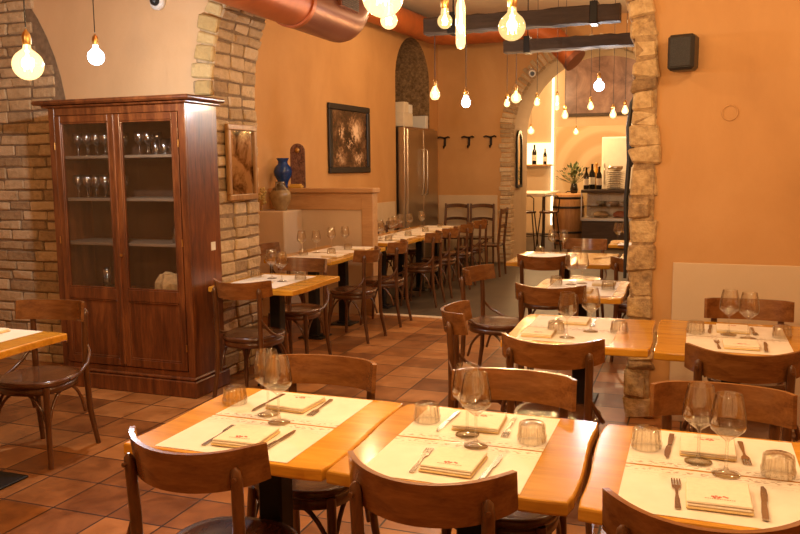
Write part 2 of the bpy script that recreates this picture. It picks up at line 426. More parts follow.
# bar room shell
struct('wall_bar', MB().add([(-5.4, 19, 0), (2.3, 19, 0), (2.3, 19, 4.6), (-5.4, 19, 4.6)], [(0,1,2,3)]), 'plaster_buff')
struct('wall_bar_left', MB().add([(-5.0, BB, 0), (-5.0, 19, 0), (-5.0, 19, 4.6), (-5.0, BB, 4.6)], [(0,1,2,3)]), 'plaster_buff')
struct('wall_bar_right', MB().add([(1.2, BB, 0), (1.2, 19, 0), (1.2, 19, 4.6), (1.2, BB, 4.6)], [(3,2,1,0)]), 'plaster_buff')
struct('ceiling_bar', MB().add([(-5.4, BB, 4.5), (2.3, BB, 4.5), (2.3, 19, 4.5), (-5.4, 19, 4.5)], [(3,2,1,0)]), 'ceiling_paint')
# front room shell
struct('wall_left', MB().add([(-6.2, -2.5, 0), (-6.2, FY, 0), (-6.2, FY, 3.95), (-6.2, -2.5, 3.95)], [(0,1,2,3)]), 'plaster_peach')
struct('wall_right', MB().add([(2.2, -2.5, 0), (2.2, FY, 0), (2.2, FY, 3.95), (2.2, -2.5, 3.95)], [(3,2,1,0)]), 'plaster_orange')
struct('wall_rear', MB().add([(-6.2, -2.5, 0), (2.2, -2.5, 0), (2.2, -2.5, 3.95), (-6.2, -2.5, 3.95)], [(3,2,1,0)]), 'plaster_peach')
struct('ceiling', MB().add([(-6.3, -2.6, 3.9), (2.3, -2.6, 3.9), (2.3, FY, 3.9), (-6.3, FY, 3.9)], [(3,2,1,0)]), 'ceiling_paint')
# beige wainscot panels
struct('trim_3', MB().box((-.115, FY - .014, 0), (2.19, FY - .005, .985), .003), 'plaster_buff')
struct('trim_4', MB().box((-4.06, BY - .014, 0), (-3.05, BY - .002, 1.11), .003), 'plaster_buff')
onwall(struct('trim_5', MB().box((WX + .002, 8.2, 0), (WX + .014, NY0 - .06, 1.08), .003), 'plaster_buff'))
# low half wall in front of the seating bay, with ledge
struct('trim_6', MB().box((-4.46, 7.84, 0), (-3.30, 7.94, 1.30), .004), 'plaster_buff')
m = MB().box((-4.43, 7.79, 1.31), (-3.17, 7.99, 1.36), .008).box((-3.32, 7.82, 0), (-3.19, 7.96, 1.31), .006).box((-4.43, 7.825, 1.13), (-3.32, 7.84, 1.31), .003)
struct('trim_7', m, 'oak_cap')
struct('trim_8', MB().box((-4.52, 7.42, 0), (-4.03, 7.84, 1.13), .01), 'plaster_buff')
struct('trim_9', MB().lathe([(.042, -.002), (.046, -.001), (.046, .003), (.042, .004), (.039, .002)], 32), 'plaster_orange')
bpy.data.objects['trim_9'].rotation_euler = (R(90), 0, 0); bpy.data.objects['trim_9'].location = (.17, FY - .002, 1.865)

# ------------------------------------------------------------------ masonry
def block_face(name, mats, frame, ulen, zlen, region, bw=(.2, .28), bh=(.065, .085), prot=(.008, .022), jit=.006, gap=.014):
    """courses of bricks on a plane: frame = (origin, u, normal)"""
    org, u, nrm = [Vector(a) for a in frame]; m = MB(); z = 0.
    B = Matrix((( u.x, nrm.x, 0, org.x), (u.y, nrm.y, 0, org.y), (u.z, nrm.z, 1, org.z), (0, 0, 0, 1)))
    m.X = B
    while z < zlen:
        h = rnd.uniform(*bh); x = -rnd.uniform(0, bw[1])
        while x < ulen:
            w = rnd.uniform(*bw); a, b = max(0, x + gap / 2), min(ulen, x + w - gap / 2)
            zb = min(zlen, z + h - gap)
            if b - a > .03 and zb - z > .02 and region((a + b) / 2, z + h / 2):
                m.val = rnd.random(); d = rnd.uniform(*prot)
                m.box((a, -.03, z), (b, d, zb), .007, jit)
            x += w
        z += h
    return struct(name, m, mats)
# far-left blind arch filled with brick (on the front wall) behind the cabinet
def reg_left(u, z):
    x = -6.19 + u
    if z < 1.98: return True
    return math.hypot(x + 6.25, z - 1.9) < 1.575
m = MB(); pts = [(-6.19, 0), (-3.33, 0), (-3.33, 2.0), (-4.66, 2.02)] + [(-6.25 + 1.62 * math.cos(a), 1.9 + 1.62 * math.sin(a)) for a in [R(k) for k in range(8, 90, 6)]] + [(-6.19, 3.5)]
m.add([(x, FY - .008, z) for x, z in pts], [tuple(range(len(pts)))]); struct('trim_10', m, 'mortar')
block_face('wall_front_brick', 'brick_tan', ((-6.19, FY - .008, 0), (1, 0, 0), (0, -1, 0)), 2.86, 3.6, reg_left, (.2, .3), (.075, .10))
# jamb + arch stones
def arch_path(al, ar, spr, side, amax):
    cx = (al + ar) / 2; r = (ar - al) / 2; x0 = ar if side > 0 else al
    def P(s):
        if s <= spr: return Vector((x0, 0, s)), Vector((side, 0, 0)), Vector((0, 0, 1))
        a = (s - spr) / r; n = Vector((side * math.cos(a), 0, math.sin(a))); return Vector((cx, 0, spr)) + n * r, n, Vector((-side * math.sin(a), 0, math.cos(a)))
    return P, spr + r * amax
def arch_blocks(m, P, smax, y0, y1, cols, wf, hrange, front_prot=.02, s0=0., inner=.012, bev=.01, jit=.008, gap=.012, colsplit=None, val=None):
    s = s0
    while s < smax:
        h = hrange(s); h = rnd.uniform(*h); p, n, t_ = P(s + h / 2)
        cuts = [y0 - front_prot * rnd.uniform(.5, 1.3)]
        if cols > 1:
            ofs = rnd.uniform(-.12, .12)
            for c in range(1, cols): cuts.append(y0 + (y1 - y0) * min(.95, max(.05, (c / cols + ofs / cols))))
        cuts.append(y1 + .006)
        for c in range(len(cuts) - 1):
            w = wf(s) if c == 0 else .06
            m.val = rnd.random() if val is None else val(c)
            m.X = Matrix(((n.x, 0, t_.x, p.x), (0, 1, 0, 0), (n.z, 0, t_.z, p.z), (0, 0, 0, 1)))
            m.box((-inner * rnd.uniform(.3, 1.2), cuts[c] + (gap / 2 if c else 0), -h / 2 + gap / 2), (w, cuts[c + 1] - gap / 2, h / 2 - gap / 2), bev, jit)
        s += h
    m.X = None
Pr, sm = arch_path(AL, AR, SPR, 1, 1.45)
m = MB(); arch_blocks(m, Pr, sm, FY, FB, 2, lambda s: rnd.uniform(.10, .17) if s < 1.75 else rnd.uniform(.105, .135), lambda s: (.06, .19) if s < 1.75 else (.075, .12), .03, 0, .022, .012, .013, .004)
m.val = .3
for k in range(60):
    p, n_, t_ = Pr(k * sm / 60); p2, n2, t2 = Pr((k + 1) * sm / 60)
    m.add([(p.x, FY - .012, p.z), ((p + n_ * .125).x, FY - .012, (p + n_ * .125).z), ((p2 + n2 * .125).x, FY - .012, (p2 + n2 * .125).z), (p2.x, FY - .012, p2.z)], [(0, 1, 2, 3)])
m.val = .45; m.box((AR - .004, FY - .028, 1.30), (AR + .09, FY, 1.345), .006, .003)
struct('wall_stone_jamb', m, 'stone_brown')
m = MB(); m.X = None
Pl, sm = arch_path(AL, AR, SPR, -1, 1.45)
arch_blocks(m, Pl, sm, FY, FB, 3, lambda s: rnd.uniform(.11, .16), lambda s: (.07, .10), .022, 0, .02, .009, .007)
struct('wall_brick_pier', m, ['brick_tan'])
m = MB(); arch_blocks(m, arch_path(AL - .0, AR, SPR, -1, 1.45)[0], sm, FY - .03, FY - .004, 1, lambda s: rnd.uniform(.12, .17), lambda s: (.08, .12), .02, 1.9, .012, .01, .006)
struct('trim_11', m, 'brick_yellow')
P2, sm2 = arch_path(B2L, B2R, SPR2, -1, 1.5)
m = MB(); arch_blocks(m, P2, sm2, BY, BY + .2, 1, lambda s: rnd.uniform(.16, .2), lambda s: (.06, .085), .02, 0, .015, .008, .005)
P2r, sm2 = arch_path(B2L, B2R, SPR2, 1, 1.5)
arch_blocks(m, P2r, sm2, BY, BY + .2, 1, lambda s: rnd.uniform(.16, .2), lambda s: (.06, .085), .02, 0, .015, .008, .005)
struct('wall_brick_arch', m, 'brick_tan')

# ------------------------------------------------------------------ chairs
def make_chair():
    t = empty('bistro_chair', 'x', 'chair')
    # seat: rounded, slightly dished disc with a raised rim
    o_ = superell(.205, .205, 44, 2.5)
    m = MB(); n = len(o_)
    rings = [(.92, .425), (1.0, .432), (1.015, .446), (1.0, .458), (.95, .462), (.86, .457), (.6, .452), (.3, .450)]
    vs = [(x * k, y * k, z) for k, z in rings for x, y in o_]; fs = []
    for i in range(len(rings) - 1):
        for k in range(n): fs.append((i*n+k, i*n+(k+1) % n, (i+1)*n+(k+1) % n, (i+1)*n+k))
    m.add(vs, fs, True); m.add([(x * .3, y * .3, .450) for x, y in o_], [tuple(range(n))]); m.add([(x * .92, y * .92, .425) for x, y in o_], [tuple(range(n))[::-1]])
    m.build('seat', 'seat_wood', t)
    m = MB(); vs = []
    for k_, z in ((.90, .39), (.96, .39), (.96, .428), (.90, .428)): vs += [(x * k_, y * k_, z) for x, y in o_]
    fs = [(i*n+k, i*n+(k+1) % n, ((i+1) % 4)*n+(k+1) % n, ((i+1) % 4)*n+k) for i in range(4) for k in range(n)]
    m.add(vs, fs, True); m.build('seat_frame', 'chair_wood', t)
    for sx in (-1, 1):
        MB().tube([(sx*.155, .150, .43), (sx*.165, .163, .25), (sx*.182, .185, 0)], [.0175, .0165, .0125], 12).build('leg', 'chair_wood', t)
    # rear posts run from the floor past the seat to the back slat
    for sx in (-1, 1):
        MB().tube([(sx*.185, -.235, 0), (sx*.170, -.196, .22), (sx*.165, -.188, .44), (sx*.166, -.190, .62), (sx*.169, -.198, .76), (sx*.169, -.203, .787), (sx*.169, -.204, .797)], [.0135, .0165, .0175, .017, .0165, .013, .004], 12).build('rear_leg', 'chair_wood', t)
        MB().tube([(sx*.174, -.222, .768), (sx*.170, -.206, .768)], [.007, .007], 8).build('bolt', 'chair_wood', t)
    # curved back slat
    m = MB(); hw = .215; arc = R(122)
    Rr = hw / math.sin(arc / 2)
    def slat(off):
        def fn(u, v):
            a = (u - .5) * arc; z = .722 + .112 * v
            e = abs(u - .5) * 2; zz = z + .018 * e ** 2 - (.008 * e ** 6 * v)
            r = Rr + off; tilt = (z - .74) * -.16
            return (r * math.sin(a), -.235 + Rr - r * math.cos(a) + tilt, zz)
        return fn
    nu, nv = 24, 3
    m.grid(slat(.0075), nu, nv); m.grid(slat(-.0075), nu, nv, True, True)
    A, B = slat(.0075), slat(-.0075)
    loop = [(i / nu, 0) for i in range(nu)] + [(1, j / nv) for j in range(nv)] + [(1 - i / nu, 1) for i in range(nu)] + [(0, 1 - j / nv) for j in range(nv)]
    L = len(loop); m.add([A(*p) for p in loop] + [B(*p) for p in loop], [(k, L + k, L + (k + 1) % L, (k + 1) % L) for k in range(L)])
    m.build('backrest', 'slat_wood', t)
    # bentwood hip braces and under-seat arches
    for sx in (-1, 1):
        MB().tube([(sx*.172, -.200, .60), (sx*.195, -.185, .55), (sx*.212, -.14, .50), (sx*.214, -.06, .462), (sx*.208, .02, .446)], [.006, .0095, .010, .0095, .006], 8).build('hip_brace', 'chair_wood', t)
        pts = [(sx*(.166), .158 - .316 * (k / 12), .215 + .19 * math.sin(PI * k / 12) ** .6) for k in range(13)]
        MB().tube(pts, .009, 8).build('side_arch', 'chair_wood', t)
    pts = [(-.160 + .32 * (k / 12), .160, .215 + .19 * math.sin(PI * k / 12) ** .6) for k in range(13)]
    MB().tube(pts, .009, 8).build('front_arch', 'chair_wood', t)
    return t
CH = make_chair()
def chair(x, y, deg, label, group=None):
    a = R(deg); x += .055 * math.sin(a); y -= .055 * math.cos(a)
    return place(CH, (x, y, 0), a, label, group)
W = 'brown bentwood chair '
chair(-1.27, 1.985, 0, W + 'with its back to us at the near floor-side table')
chair(-.60, 2.0, 0, W + 'with its back to us at the middle front table')
chair(.045, 1.965, 0, W + 'with its back to us in the bottom corner')
chair(-1.31, 2.505, 180, W + 'facing us across the near floor-side table')
chair(-.58, 2.515, 180, W + 'facing us across the middle front table')
chair(.10, 2.545, 180, W + 'facing us across the table in the bottom corner')
chair(-.56, 3.575, 0, W + 'tucked into the second-row table by the stone jamb')
chair(.20, 3.60, 0, W + 'tucked into the second-row table below the wall panel')
chair(.285, 4.435, 180, W + 'facing us right against the beige wall panel')
chair(-.93, 4.02, -78, W + 'seen side on at the end of the second-row table')
chair(-1.27, 5.6, -100, W + 'seen side on beyond the arch line, its seat showing')
chair(-.83, 5.115, 0, W + 'tucked into the table standing inside the arch')
chair(-1.17, 6.785, 0, W + 'tucked into the first table past the arch')
chair(-.41, 6.80, 0, W + 'touching the stone jamb in view, past the arch')
chair(-1.03, 7.96, 180, W + 'facing us behind the first table past the arch')
chair(-.50, 9.2, 180, W + 'facing us behind the farthest small table')
chair(-2.81, 4.755, 0, W + 'nearest the cabinet, pushed under the brick pier table')
chair(-2.99, 5.62, 180, W + 'facing us behind the table at the brick pier')
chair(-3.356, 3.29, 187, W + 'facing us directly in front of the cabinet')
for k, y in enumerate((6.73, 7.48, 8.66, 9.36, 10.06, 10.78)):
    chair(-3.0, y, 90 + (-4, 3, 2, -3, 4, 0)[k], W + ('first', 'second', 'third', 'fourth', 'fifth', 'sixth')[k] + ' along the aisle side of the long row', 'chairs on the aisle side of the long table')
for k, y in enumerate((6.85, 8.42, 9.08, 9.74, 10.40)):
    chair(-3.72, y, -90, W + (('second', 'third', 'fourth', 'fifth')[k - 1] + ' along the wall side of the long row, past the half wall' if k else 'on the wall side of the long row, before the pot ledge'), 'chairs on the wall side of the long table')

# two ladder-back chairs against the back wall
def make_ladder():
    t = empty('ladderback_chair', 'x', 'chair')
    MB().box((-.21, -.2, .43), (.21, .2, .46), .012).build('seat', 'seat_wood', t)
    for sx in (-1, 1):
        MB().tube([(sx*.18, .17, .43), (sx*.185, .18, 0)], [.018, .015], 10).build('leg', 'chair_wood', t)
        MB().tube([(sx*.19, -.22, 0), (sx*.19, -.19, .45), (sx*.19, -.24, .98)], [.016, .02, .017], 10).build('rear_leg', 'chair_wood', t)
    for z, h in ((.93, .06), (.72, .045)):
        def fn(u, v, off=0., z=z, h=h):
            x = (u - .5) * .38; return (x, -.205 - (z - .45) * .07 - .03 * (1 - (2*u-1)**2) + off, z + (v - .5) * h + .02 * (1 - (2*u-1)**2))
        m = MB(); m.grid(lambda u, v: fn(u, v, .009), 10, 1, True, True); m.grid(lambda u, v: fn(u, v, -.009), 10, 1)
        m.grid(lambda u, v: fn(u, 1, (.5 - v) * .018), 10, 1, True, True); m.grid(lambda u, v: fn(u, 0, (v - .5) * .018), 10, 1, True, True)
        m.build('back_rail', 'chair_wood', t)
    return t
LD = make_ladder()
place(LD, (-3.68, 12.45, 0), R(180), 'dark ladder-back chair against the back wall, beside the steel fridge')
place(LD, (-3.25, 12.45, 0), R(180), 'dark ladder-back chair against the back wall, beside the arch jamb')
place(LD, (-2.82, 11.35, 0), R(90), 'dark ladder-back chair at the far aisle end of the long tables')

# ------------------------------------------------------------------ tables and settings
def make_table(w, d, wavy=True, name='restaurant_table'):
    pq_ = .25 if w > .95 else .12
    t = empty(name, 'x', 'table')
    n = 12; out = []
    a, b = w / 2, d / 2
    ed = [(-a, -b), (a, -b), (a, b), (-a, b)]
    for i in range(4):
        p, q = ed[i], ed[(i + 1) % 4]
        for k in range(n):
            s_ = k / n; x = p[0] + (q[0] - p[0]) * s_; y = p[1] + (q[1] - p[1]) * s_
            c = .012 if k == 0 else 0
            if k == 0:
                x -= math.copysign(c * .5, x); y -= math.copysign(c * .5, y)
            elif wavy and i in (1, 3): x += (.008 if i == 1 else -.008) * math.sin(s_ * 2 * PI)*.8
            out.append((x, y))
    MB().prism(out, .722, .76, .007).build('tabletop', 'table_wood', t)
    MB().box((-.042, -.042, .02), (.042, .042, .69), .006).build('column', 'black_iron', t)
    m = MB().box((-pq_, -pq_, .0), (pq_, pq_, .014), .005).box((-.06, -.06, .012), (.06, .06, .03), .006)
    m.build('base_plate', 'black_iron', t)
    MB().box((-w*.36, -.035, .69), (w*.36, .035, .722), .004).box((-.035, -d*.36, .69), (.035, d*.36, .722), .004).build('top_bracket', 'black_iron', t)
    return t
PR = {}
def m_mat(w=.44, d=.31):
    m = MB()
    def fn(u, v): return ((u - .5) * w, (v - .5) * d, .0008 + .0006 * math.sin(u * 7) * math.sin(v * 5 + 1))
    m.grid(fn, 10, 8); m.grid(lambda u, v: (fn(u, v)[0], fn(u, v)[1], 0.0), 10, 8, False, True)
    return tag(m.build('paper_placemat', 'placemat_paper'), 'x', 'placemat')
PR['mat'] = m_mat()
def m_napkin():
    m = MB(); w, d = .148, .165
    m.cur = 1; m.box((-w/2, -d/2, 0), (w/2, d/2, .006), .0025)
    m.cur = 0; m.box((-w/2 + .002, -d/2 + .004, .006), (w/2 - .003, d/2, .011), .0022)
    m.cur = 0; m.box((-w/2 + .001, -d/2 + .009, .011), (w/2 - .001, d/2 - .001, .017), .0025)
    m.cur = 2
    for x, y in ((-.014, .0), (-.006, .003), (.003, 0), (-.010, -.006), (-.001, -.006), (.012, .004), (.018, .0)): m.disc((x, y - .03, .0174), .0042, 8)
    m.cur = 3
    x = -.032
    while x < .032:
        q = rnd.uniform(.002, .005); m.add([(x, -.046, .0174), (x + q, -.046, .0174), (x + q, -.042, .0174), (x, -.042, .0174)], [(0,1,2,3)]); x += q + .0016
    return tag(m.build('folded_napkin', ['napkin_cloth', 'napkin_fold', 'logo_red', 'logo_brown']), 'x', 'napkin')
PR['napkin'] = m_napkin()
def m_fork():
    m = MB()
    def bar(x0, x1, y0, y1, z=.003, th=.0018, w0=None):
        m.box((x0, y0, z), (x1, y1, z + th), .0006)
    out = [(-.0075, -.095), (-.005, -.0985), (.005, -.0985), (.0075, -.095), (.0055, -.04), (.003, -.005), (.0035, .02), (.0105, .035), (.0115, .05), (-.0115, .05), (-.0105, .035), (-.0035, .02), (-.003, -.005), (-.0055, -.04)]
    m.prism(out, .001, .0035)
    for x in (-.0095, -.0033, .0033, .0095): bar(x - .0018, x + .0018, .05, .093, .002)
    return tag(m.build('dinner_fork', 'cutlery_steel'), 'x', 'fork')
def m_knife():
    m = MB()
    m.prism([(-.007, -.105), (.007, -.105), (.0078, -.06), (.006, -.005), (-.006, -.005), (-.0078, -.06)], .001, .006, .001)
    m.prism([(-.005, -.005), (.005, -.005), (.009, .01), (.0105, .05), (.0085, .085), (.002, .105), (-.004, .1), (-.006, .05)], .0015, .0035)
    return tag(m.build('table_knife', 'cutlery_steel'), 'x', 'knife')
PR['fork'] = m_fork(); PR['knife'] = m_knife()
def m_wine():
    pr = [(.0, .0015), (.036, .0012), (.0365, .0025), (.02, .006), (.007, .012), (.0042, .022), (.0038, .06), (.004, .088), (.008, .094), (.026, .108), (.0415, .122), (.0455, .132), (.0455, .142), (.0430, .165), (.0380, .193), (.0335, .214), (.0330, .2165), (.0318, .2165), (.0322, .214), (.0365, .195), (.0418, .165), (.0443, .142), (.0440, .133), (.0395, .124), (.024, .112), (.0, .103)]
    return tag(MB().lathe(pr, 28).build('wine_glass', 'clear_glass'), 'x', 'wine glass')
PR['wine'] = m_wine()
def m_tumbler():
    pr = [(.0405, .0), (.0415, .001), (.0412, .018), (.0385, .024), (.0370, .048), (.0350, .056), (.030, .059), (.0, .059), (.0, .052), (.030, .051), (.0335, .045), (.036, .02), (.0392, .0)]
    return tag(MB().lathe(pr, 112, flute=(14, .010, .057, .075)).build('fluted_tumbler', 'cup_glass'), 'x', 'tumbler')
PR['tumbler'] = m_tumbler()
TZ = .76
tabs = {}
def table(key, x0, x1, y0, y1, label, group=None):
    w, d = round(x1 - x0, 3), round(y1 - y0, 3)
    if (w, d) not in tabs: tabs[(w, d)] = make_table(w, d)
    return place(tabs[(w, d)], ((x0 + x1) / 2, (y0 + y1) / 2, 0), 0, label, group)
TB = [
 # key, x0,x1,y0,y1, name of table
 ('F1', -1.585, -.920, 1.870, 2.530, 'near floor-side table'),
 ('F2', -.915, -.260, 1.865, 2.530, 'middle front table'),
 ('F3', -.245, .420, 1.850, 2.520, 'front table in the bottom corner'),
 ('M1', -.845, -.170, 3.615, 4.340, 'second-row table by the stone jamb'),
 ('M2', -.155, .520, 3.590, 4.390, 'second-row table below the wall panel'),
 ('T3', -1.000, -.405, 5.000, 5.780, 'table standing inside the arch'),
 ('R4', -1.515, -.640, 6.700, 7.600, 'first table past the arch'),
 ('R4B', -.610, .100, 6.950, 7.850, 'small table half hidden by the jamb'),
 ('R5', -.840, -.150, 8.480, 9.020, 'farthest small table before the bar counter'),
 ('L2', -3.170, -2.500, 4.700, 5.470, 'table at the brick pier'),
 ('LT', -3.93, -2.935, 2.480, 3.130, 'table before the cabinet'),
]
for i in range(6):
    gy = 6.32 + .668 * i + (.39 if i > 1 else 0)
    TB.append((f'G{i}', -3.66, -2.975, gy, gy + .665, ('first', 'second', 'third', 'fourth', 'fifth', 'sixth')[i] + ' table of the long row'))
TN = {}
for key, x0, x1, y0, y1, nm in TB:
    TN[key] = (x0, x1, y0, y1, nm)
    lab = {'F1': 'varnished honey-wood table nearest us, its free end over the open tiled floor', 'F2': 'varnished honey-wood table in the middle of the front row',
           'F3': 'varnished honey-wood table in the bottom corner, with seven pieces of tableware', 'M1': 'honey-wood table whose end touches the stone arch jamb',
           'M2': 'honey-wood table below the beige panel on the orange wall', 'T3': 'honey-wood table standing inside the stone arch',
           'R4': 'wide honey-wood table just past the arch, its corner over the dark floor', 'R4B': 'honey-wood table past the arch mostly hidden by the stone jamb',
           'R5': 'farthest small honey-wood table before the glass bar counter', 'L2': 'honey-wood table against the brick pier beside the cabinet',
           'LT': 'honey-wood table in front of the cabinet, cut off by the frame'}.get(key, 'honey-wood table, ' + nm + ' along the wall')
    if key == 'F3': lab = 'varnished honey-wood table in the bottom corner of the front row'
    table(key, x0, x1, y0, y1, lab, 'tables of the long row' if key[0] == 'G' else None)
def on(key, kind, x, y, rz, label, z=TZ, group=None):
    return place(PR[kind], (x, y, z), R(rz), label, group)
def seat_set(key, cx, side, mat=True, nap=True, cut=True, jig=0., dn=0.):
    """side -1: near diner, +1: far diner"""
    x0, x1, y0, y1, nm = TN[key]; mid = (y0 + y1) / 2; who = 'near' if side < 0 else 'far'
    rz = 0 if side < 0 else 180; sg = 1 if side < 0 else -1
    my = mid + side * .160
    if mat: on(key, 'mat', cx, my, rz, f'cream printed placemat on the {who} half of the {nm}')
    if nap: on(key, 'napkin', cx + sg * .01 + dn, my + side * .02, rz + jig, f'folded logo napkin on the {who} side of the {nm}', TZ + .0025)
    if cut:
        on(key, 'fork', cx - sg * .085, my + side * .015, rz + 3, f'steel fork on the {who} side of the {nm}', TZ + .0015)
        on(key, 'knife', cx + sg * .112, my + side * .01, rz - 2, f'steel knife on the {who} side of the {nm}', TZ + .0015)
def pair(key, g, tum, zt=TZ + .002):
    nm = TN[key][4]
    for p, w in zip(g, ('nearer', 'farther') if len(g) == 2 else ('sole',)):
        on(key, 'wine', p[0], p[1], rnd.uniform(0, 360), (f'{w} wine glass of the pair on the {nm}'), zt)
    for p, w in zip(tum, ('first', 'second')):
        on(key, 'tumbler', p[0], p[1], rnd.uniform(0, 20), f'upturned fluted tumbler at the {"open-floor end" if w == "first" else "wall end"} of the {nm}', zt)
seat_set('M1', -.56, -1, cut=False, dn=-.14); seat_set('M1', -.56, 1)
for key, cx in (('F1', -1.255), ('F2', -.605), ('F3', .065), ('M2', .20)):
    seat_set(key, cx, -1, jig={'F1': 2, 'F2': -2}.get(key, 1)); seat_set(key, cx, 1, jig={'F1': -4, 'F2': 3}.get(key, 0))
seat_set('T3', -.69, -1, cut=False); seat_set('T3', -.69, 1, cut=False, dn=.13)
seat_set('R4', -1.22, -1, cut=False); seat_set('R4', -1.22, 1, nap=False, cut=False)
on('R4', 'knife', -.76, 7.2, -35, 'steel knife lying askew on the first table past the arch', TZ + .0015)
seat_set('R4B', -.35, -1, nap=False, cut=False); seat_set('R5', -.52, -1, nap=False, cut=False)
seat_set('L2', -2.89, -1, cut=False); seat_set('L2', -2.89, 1, nap=False, cut=False)
seat_set('LT', -3.31, 1, cut=False)
pair('F1', [(-1.228, 2.192), (-1.302, 2.255)], [(-1.479, 2.335)])
pair('F2', [(-.576, 2.180), (-.626, 2.266)], [(-.785, 2.359), (-.430, 2.271)])
pair('F3', [(.098, 2.180), (.030, 2.250)], [(-.110, 2.324), (.225, 2.216)])
pair('M1', [(-.551, 3.76), (-.462, 3.934)], [(-.618, 3.859), (-.328, 3.95)])
pair('M2', [(.25, 3.99), (.168, 4.05)], [(.02, 4.055), (.40, 4.06)])
pair('T3', [(-.784, 5.50), (-.719, 5.573)], [(-.88, 5.471), (-.521, 5.343)])
pair('R4', [(-1.249, 7.53), (-1.15, 7.55)], [(-1.35, 7.434), (-1.024, 7.55)])
pair('R4B', [], [(-.55, 7.6)])
pair('R5', [(-.75, 8.6), (-.68, 8.7)], [])
pair('L2', [(-2.79, 5.079), (-2.936, 5.197)], [(-2.70, 5.20), (-3.08, 5.212)])
LG = [[(-3.55, 6.88), (-3.42, 6.93)], [(-3.46, 7.36), (-3.38, 7.52)], [(-3.30, 8.30), (-3.38, 8.50)], [(-3.40, 8.90), (-3.45, 9.15)], [(-3.541, 9.6), (-3.485, 9.8)], [(-3.45, 10.2), (-3.52, 10.4)], [(-3.477, 10.60), (-3.41, 10.75)]]
LTU = [[(-3.20, 6.80), (-3.45, 6.72)], [(-3.25, 7.3)], [(-3.20, 8.3)], [(-3.20, 8.95)], [(-3.2, 9.6)], [(-3.25, 10.4)], [(-3.30, 10.7)]]
for i in range(6):
    key = f'G{i}'
    seat_set(key, -3.31, -1, nap=False, cut=False); seat_set(key, -3.31, 1, nap=False, cut=False)
    on(key, 'napkin', -3.12, (TN[key][2] + TN[key][3]) / 2, 90, f'folded cream napkin on the aisle side of the {TN[key][4]}', TZ + .0025)
    pair(key, LG[i], LTU[i])

# ------------------------------------------------------------------ china cabinet
cab = empty('display_cabinet', 'tall walnut cabinet with two glazed doors standing before the brick wall', 'cabinet', (-3.78, 4.76, 0))
cx0, cx1, cy0, cy1 = -.575, .575, -.19, .19
m = MB().box((cx0, cy0 + .02, .12), (cx0 + .028, cy1, 2.02), .003).box((cx1 - .028, cy0 + .02, .12), (cx1, cy1, 2.02), .003)
m.box((cx0 + .028, cy0 + .02, 1.97), (cx1 - .028, cy1, 2.02)).box((cx0 + .028, cy0 + .02, .12), (cx1 - .028, cy1, .16)).box((cx0 + .028, cy0 + .02, .66), (cx1 - .028, cy1, .70))
m.box((cx0, cy0, .12), (cx0 + .055, cy0 + .022, 2.02), .004).box((cx1 - .055, cy0, .12), (cx1, cy0 + .022, 2.02), .004).box((cx0 + .055, cy0, 1.958), (cx1 - .055, cy0 + .022, 2.02), .003).box((cx0 + .055, cy0, .12), (cx1 - .055, cy0 + .022, .175), .003)
m.build('carcass', 'walnut', cab)
MB().box((cx0 + .028, cy1 - .012, .16), (cx1 - .028, cy1 - .001, 1.97)).build('back_panel', 'walnut_inside', cab)
m = MB().box((cx0 - .085, cy0 - .07, 2.03), (cx1 + .075, cy1 + .01, 2.062), .012).box((cx0 - .035, cy0 - .03, 2.012), (cx1 + .03, cy1 + .005, 2.031), .006)
m.build('cornice', 'walnut', cab)
m = MB().box((cx0 - .025, cy0 - .03, 0), (cx1 + .025, cy1 + .02, .115), .006).box((cx0 - .012, cy0 - .018, .115), (cx1 + .012, cy1 + .01, .14), .008)
m.build('plinth', 'walnut', cab)
for z in (1.04, 1.355, 1.655): MB().box((cx0 + .03, cy0 + .035, z), (cx1 - .03, cy1 - .013, z + .02), .002).build('shelf', 'walnut_shelf', cab)
for sd, (a, b) in (('left', (cx0 + .058, -.004)), ('right', (.0, cx1 - .058))):
    st = .05 if sd == 'left' else .045
    y0, y1 = cy0 - .006, cy0 + .02
    m = MB().box((a, y0, .18), (a + st, y1, 1.955), .004).box((b - st, y0, .18), (b, y1, 1.955), .004)
    for z0, z1 in ((.18, .235), (.655, .735), (1.908, 1.955)): m.box((a + st, y0, z0), (b - st, y1, z1), .003)
    # raised moulding round the glass and the lower panel
    for z0, z1 in ((.235, .655), (.735, 1.908)):
        m.box((a + st, y0 + .003, z0), (a + st + .012, y1, z1), .003).box((b - st - .012, y0 + .003, z0), (b - st, y1, z1), .003).box((a + st, y0 + .003, z0), (b - st, y1, z0 + .012), .003).box((a + st, y0 + .003, z1 - .012), (b - st, y1, z1), .003)
    dr = m.build('door', 'walnut', cab)
    MB().box((a + st, y0 + .012, .235), (b - st, y1 - .002, .655)).build('wood_panel', 'walnut', dr)
    MB().box((a + st, y0 + .012, .735), (b - st, y0 + .016, 1.908)).build('glass_pane', 'pane_glass', dr)
    for z in (.32, 1.05, 1.72):
        hx = a - .004 if sd == 'left' else b + .004
        MB().tube([(hx, y0 - .002, z), (hx, y0 - .002, z + .05)], .005, 8).build('hinge', 'brass', dr)
m = MB().tube([(-.004, cy0 - .008, .2), (-.004, cy0 - .008, 1.945)], .011, 8); m.build('centre_bead', 'walnut', cab)
MB().tube([(.018, cy0 - .012, .98), (.018, cy0 - .022, .98)], [.008, .011], 10).build('key_knob', 'brass', cab)
MB().box((cx1 + .0005, .06, 1.0), (cx1 + .004, .115, 1.06), .001).build('paper_tag', 'white_paint', cab)
bpy.data.objects['paper_tag']['label'] = 'small white paper tag'
